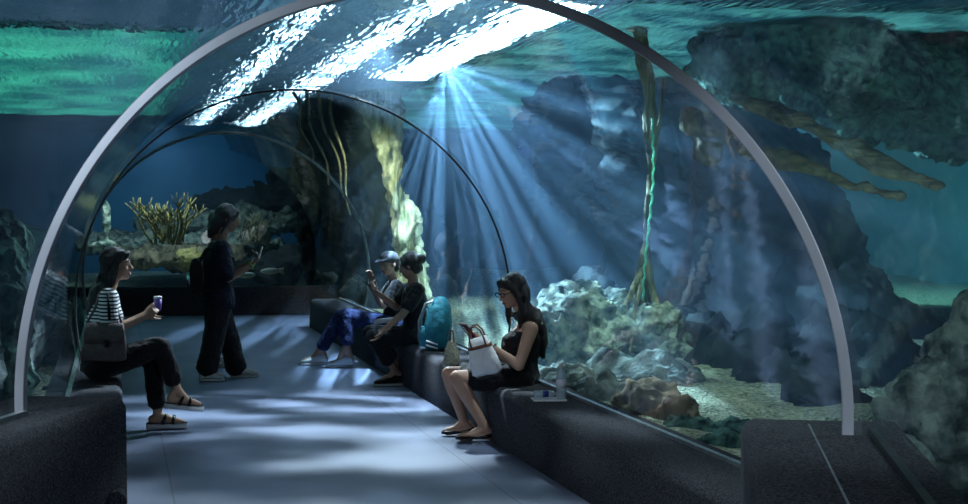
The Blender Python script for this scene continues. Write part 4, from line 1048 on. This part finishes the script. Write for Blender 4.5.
g = Geo(); g.tube([hbp+bu*.12-A_*.12, hbp+V((-.06, .05, .22)), P['sh'][1]+V((-.05, .0, .045)), P['sh'][1]+V((.03, -.0, .060)), P['sh'][1]+V((.07, -.02, -.10)), hbp+bu*.12+A_*.115], .009, 8); g.done('shoulder_strap', M['taupe'], t2)

# --- bottle, cups and leaflet on the right bench
Yb = 9.05; zb = .3705
lf = V((at(549, 398, Yb).x, Yb, zb))
g = Geo(); g.box(lf+Z1*.006, (.21, .15, .010), (nrm(V((1, -.15, 0))), nrm(V((.15, 1, 0))), Z1)); tag(g.done('leaflet', M['paper'], bevel=.003, shade=False), 'white folded leaflet lying on the bench beneath the bottles', 'leaflet')
def bottle(loc, s, axis, label, name='water_bottle', lab=M['pink_label'], capm=M['white']):
    t = empty(name, loc, label, 'bottle'); ax = nrm(axis); q_ = Z1.rotation_difference(ax); A_ = q_ @ V((1, 0, 0)); B_ = q_ @ V((0, 1, 0))
    g = Geo(); g.loft([(loc+ax*h*s, A_, B_, r*s, r*s) for h, r in ((0, .026), (.006, .031), (.04, .031), (.045, .029), (.05, .031), (.12, .031), (.15, .030), (.175, .022), (.19, .013), (.205, .012))], 24); g.done('bottle_body', M['clear'], t)
    g = Geo(); g.loft([(loc+ax*h*s, A_, B_, .0316*s, .0316*s) for h in (.075, .125)], 24); g.done('bottle_label', lab, t)
    g = Geo(); g.loft([(loc+ax*h*s, A_, B_, r*s, r*s) for h, r in ((.198, .0145), (.218, .0145), (.222, .012))], 20); g.done('bottle_cap', capm, t)
    return t
bottle(V((at(561, 398, Yb-.04).x, Yb-.04, zb+.0115)), 1.0, Z1, 'clear plastic water bottle with a pale label standing on the bench')
bottle(V((at(543, 393, Yb+.02).x-.055, Yb+.03, zb+.038)), .72, V((1, -.15, 0)), 'small blue labelled bottle lying on the leaflet beside the standing bottle', lab=M['blue_label'], capm=M['blue_label'])

# ------------------------------------------------------------------ render look
vs = sc.view_settings; vs.view_transform = 'Standard'; vs.look = 'None'; vs.gamma = 1; vs.use_curve_mapping = False; vs.exposure = 0.0
cy = sc.cycles
cy.max_bounces = 6; cy.diffuse_bounces = 2; cy.glossy_bounces = 3; cy.transmission_bounces = 4; cy.volume_bounces = 0; cy.transparent_max_bounces = 24
cy.caustics_reflective = False; cy.caustics_refractive = False; cy.sample_clamp_indirect = 4; cy.use_denoising = True
